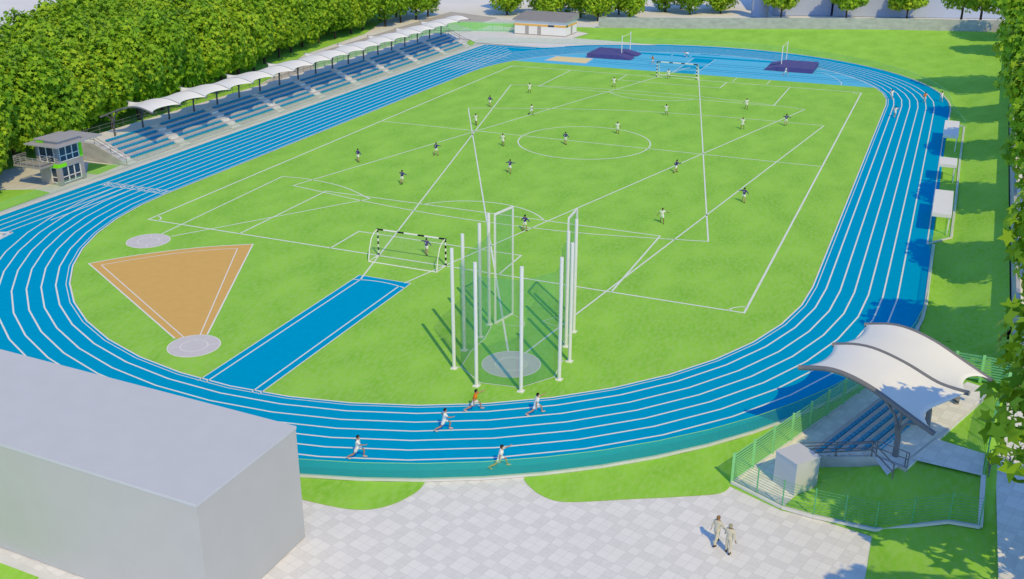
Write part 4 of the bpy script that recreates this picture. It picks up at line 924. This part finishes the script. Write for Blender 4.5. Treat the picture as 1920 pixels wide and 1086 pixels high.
for x, y, k, hd, lb, fl_ in navy: place(KN[k], x, y, 0.012, hd, 'player in navy jersey '+lb, 'players in navy jerseys', 0.97, bool(fl_))
white = [(-17.93,3.16,2,(-0.2,-1),'in the gap of the crossing sector lines, one arm up',0),(-9.44,-6.5,0,(-0.2,-1),'just left of the centre circle, facing the camera',0),(-19.35,27.84,1,(0.3,-1),'beside the outer corner of the left sector arc',0),
  (-7.91,38.5,0,(0,-1),'alone beside the far penalty area line',1),(-12.95,12.62,3,(1,-0.3),'running on the slanting line behind the centre circle',0),(2.81,6.4,0,(0,-1),'on the far edge of the centre circle',0),
  (6.16,20.61,1,(-0.1,-1),'on the long curved line behind the centre circle',0),(16.6,29.92,2,(0.1,-1),'with both arms out near the far right penalty corner',0),(18.69,16.25,2,(0,-1),'with one arm lifted, right of the line from the far goal',1),
  (-1.2,49.62,1,(0,-1),'keeping goal in the mouth of the far goal',1),(19.25,-30.06,2,(0.1,-1),'nearest the camera, above the right penalty corner',0)]
for x, y, k, hd, lb, fl_ in white: place(KW[k], x, y, 0.012, hd, 'player in white kit '+lb, 'players in white kit', 0.97, bool(fl_))
FRA = make_figure(RUNA, SKIN, WHITEC, WHITEC, HAIR, SHOE); FRB = make_figure(RUNB, SKIN, WHITEC, WHITEC, HAIR, SHOE); FRO = make_figure(RUNB, SKIN, ORANGE, WHITEC, HAIR, SHOE); FJW = make_figure(JOG, SKIN, WHITEC, WHITEC, HAIR, SHOE); FJO = make_figure(JOG, SKIN, ORANGE, WHITEC, HAIR, SHOE)
def tang(x, y, cy): q = Vector((-(y-cy),x)).normalized(); return (q.x,q.y)
for f, x, y, lb in ((FRO,17.99,-75.18,'runner in orange shirt on the inside lane below the cage'),(FRA,17.31,-78.52,'runner in white just behind the orange shirted runner'),(FRB,22.14,-73.99,'runner in white leading on the inside lane, right of the orange one'),(FRA,13.76,-83.86,'runner in white rearmost, nearest the grey building'),(FRB,22.59,-81.28,'runner in white whose legs show through the green screen')):
    place(f, x, y, 0.012, tang(x,y,-SY), lb, 'runners on the near bend', 1.07)
for f, x, y, lb in ((FJW,37.12,46.69,'runner in white seen from behind on the inside lane of the far bend'),(FJW,38.53,33.29,'runner in white last on the right straight, seen from behind'),(FJO,42.24,46.21,'runner in orange shirt seen from behind on the outer lanes'),(FJW,44.69,48.16,'runner in white at the outer edge of the far bend')):
    place(f, x, y, 0.012, tang(x,y,SY), lb, 'runners on the far bend', 1.0)
place(FJO, -7.74, 62.71, 0.012, (-0.6,-0.6), 'athlete in orange shirt running beside the left landing mat', None, 1.0)
place(FRA, 17.65, 61.2, 0.012, (1,-0.1), 'athlete in white running in front of the right landing mat', None, 1.0)
FC = make_figure(CROUCH, SKIN, WHITEC, WHITEC, HAIR, SHOE); place(FC, -3.4, 73.2, 0.012, (-1,-0.25), 'athlete in white bent over on the dark blue runway', None, 1.05)
place(make_figure(WALK, SKIN, BEIGE, BEIGE, HAIRB, SHOED, 'long', 'long'), 36.95, -83.75, -0.05, (0.5,1), 'man in beige clothes with brown hair strolling on the plaza, the left one', None, 1.05)
place(make_figure(WALK2, SKIND, BEIGE, BEIGE, HAIRG, SHOED, 'long', 'long'), 37.75, -84.3, -0.05, (0.2,1), 'man in pale beige suit with grey hair on the plaza, the right one', None, 1.05)
print('objects', len(bpy.data.objects))
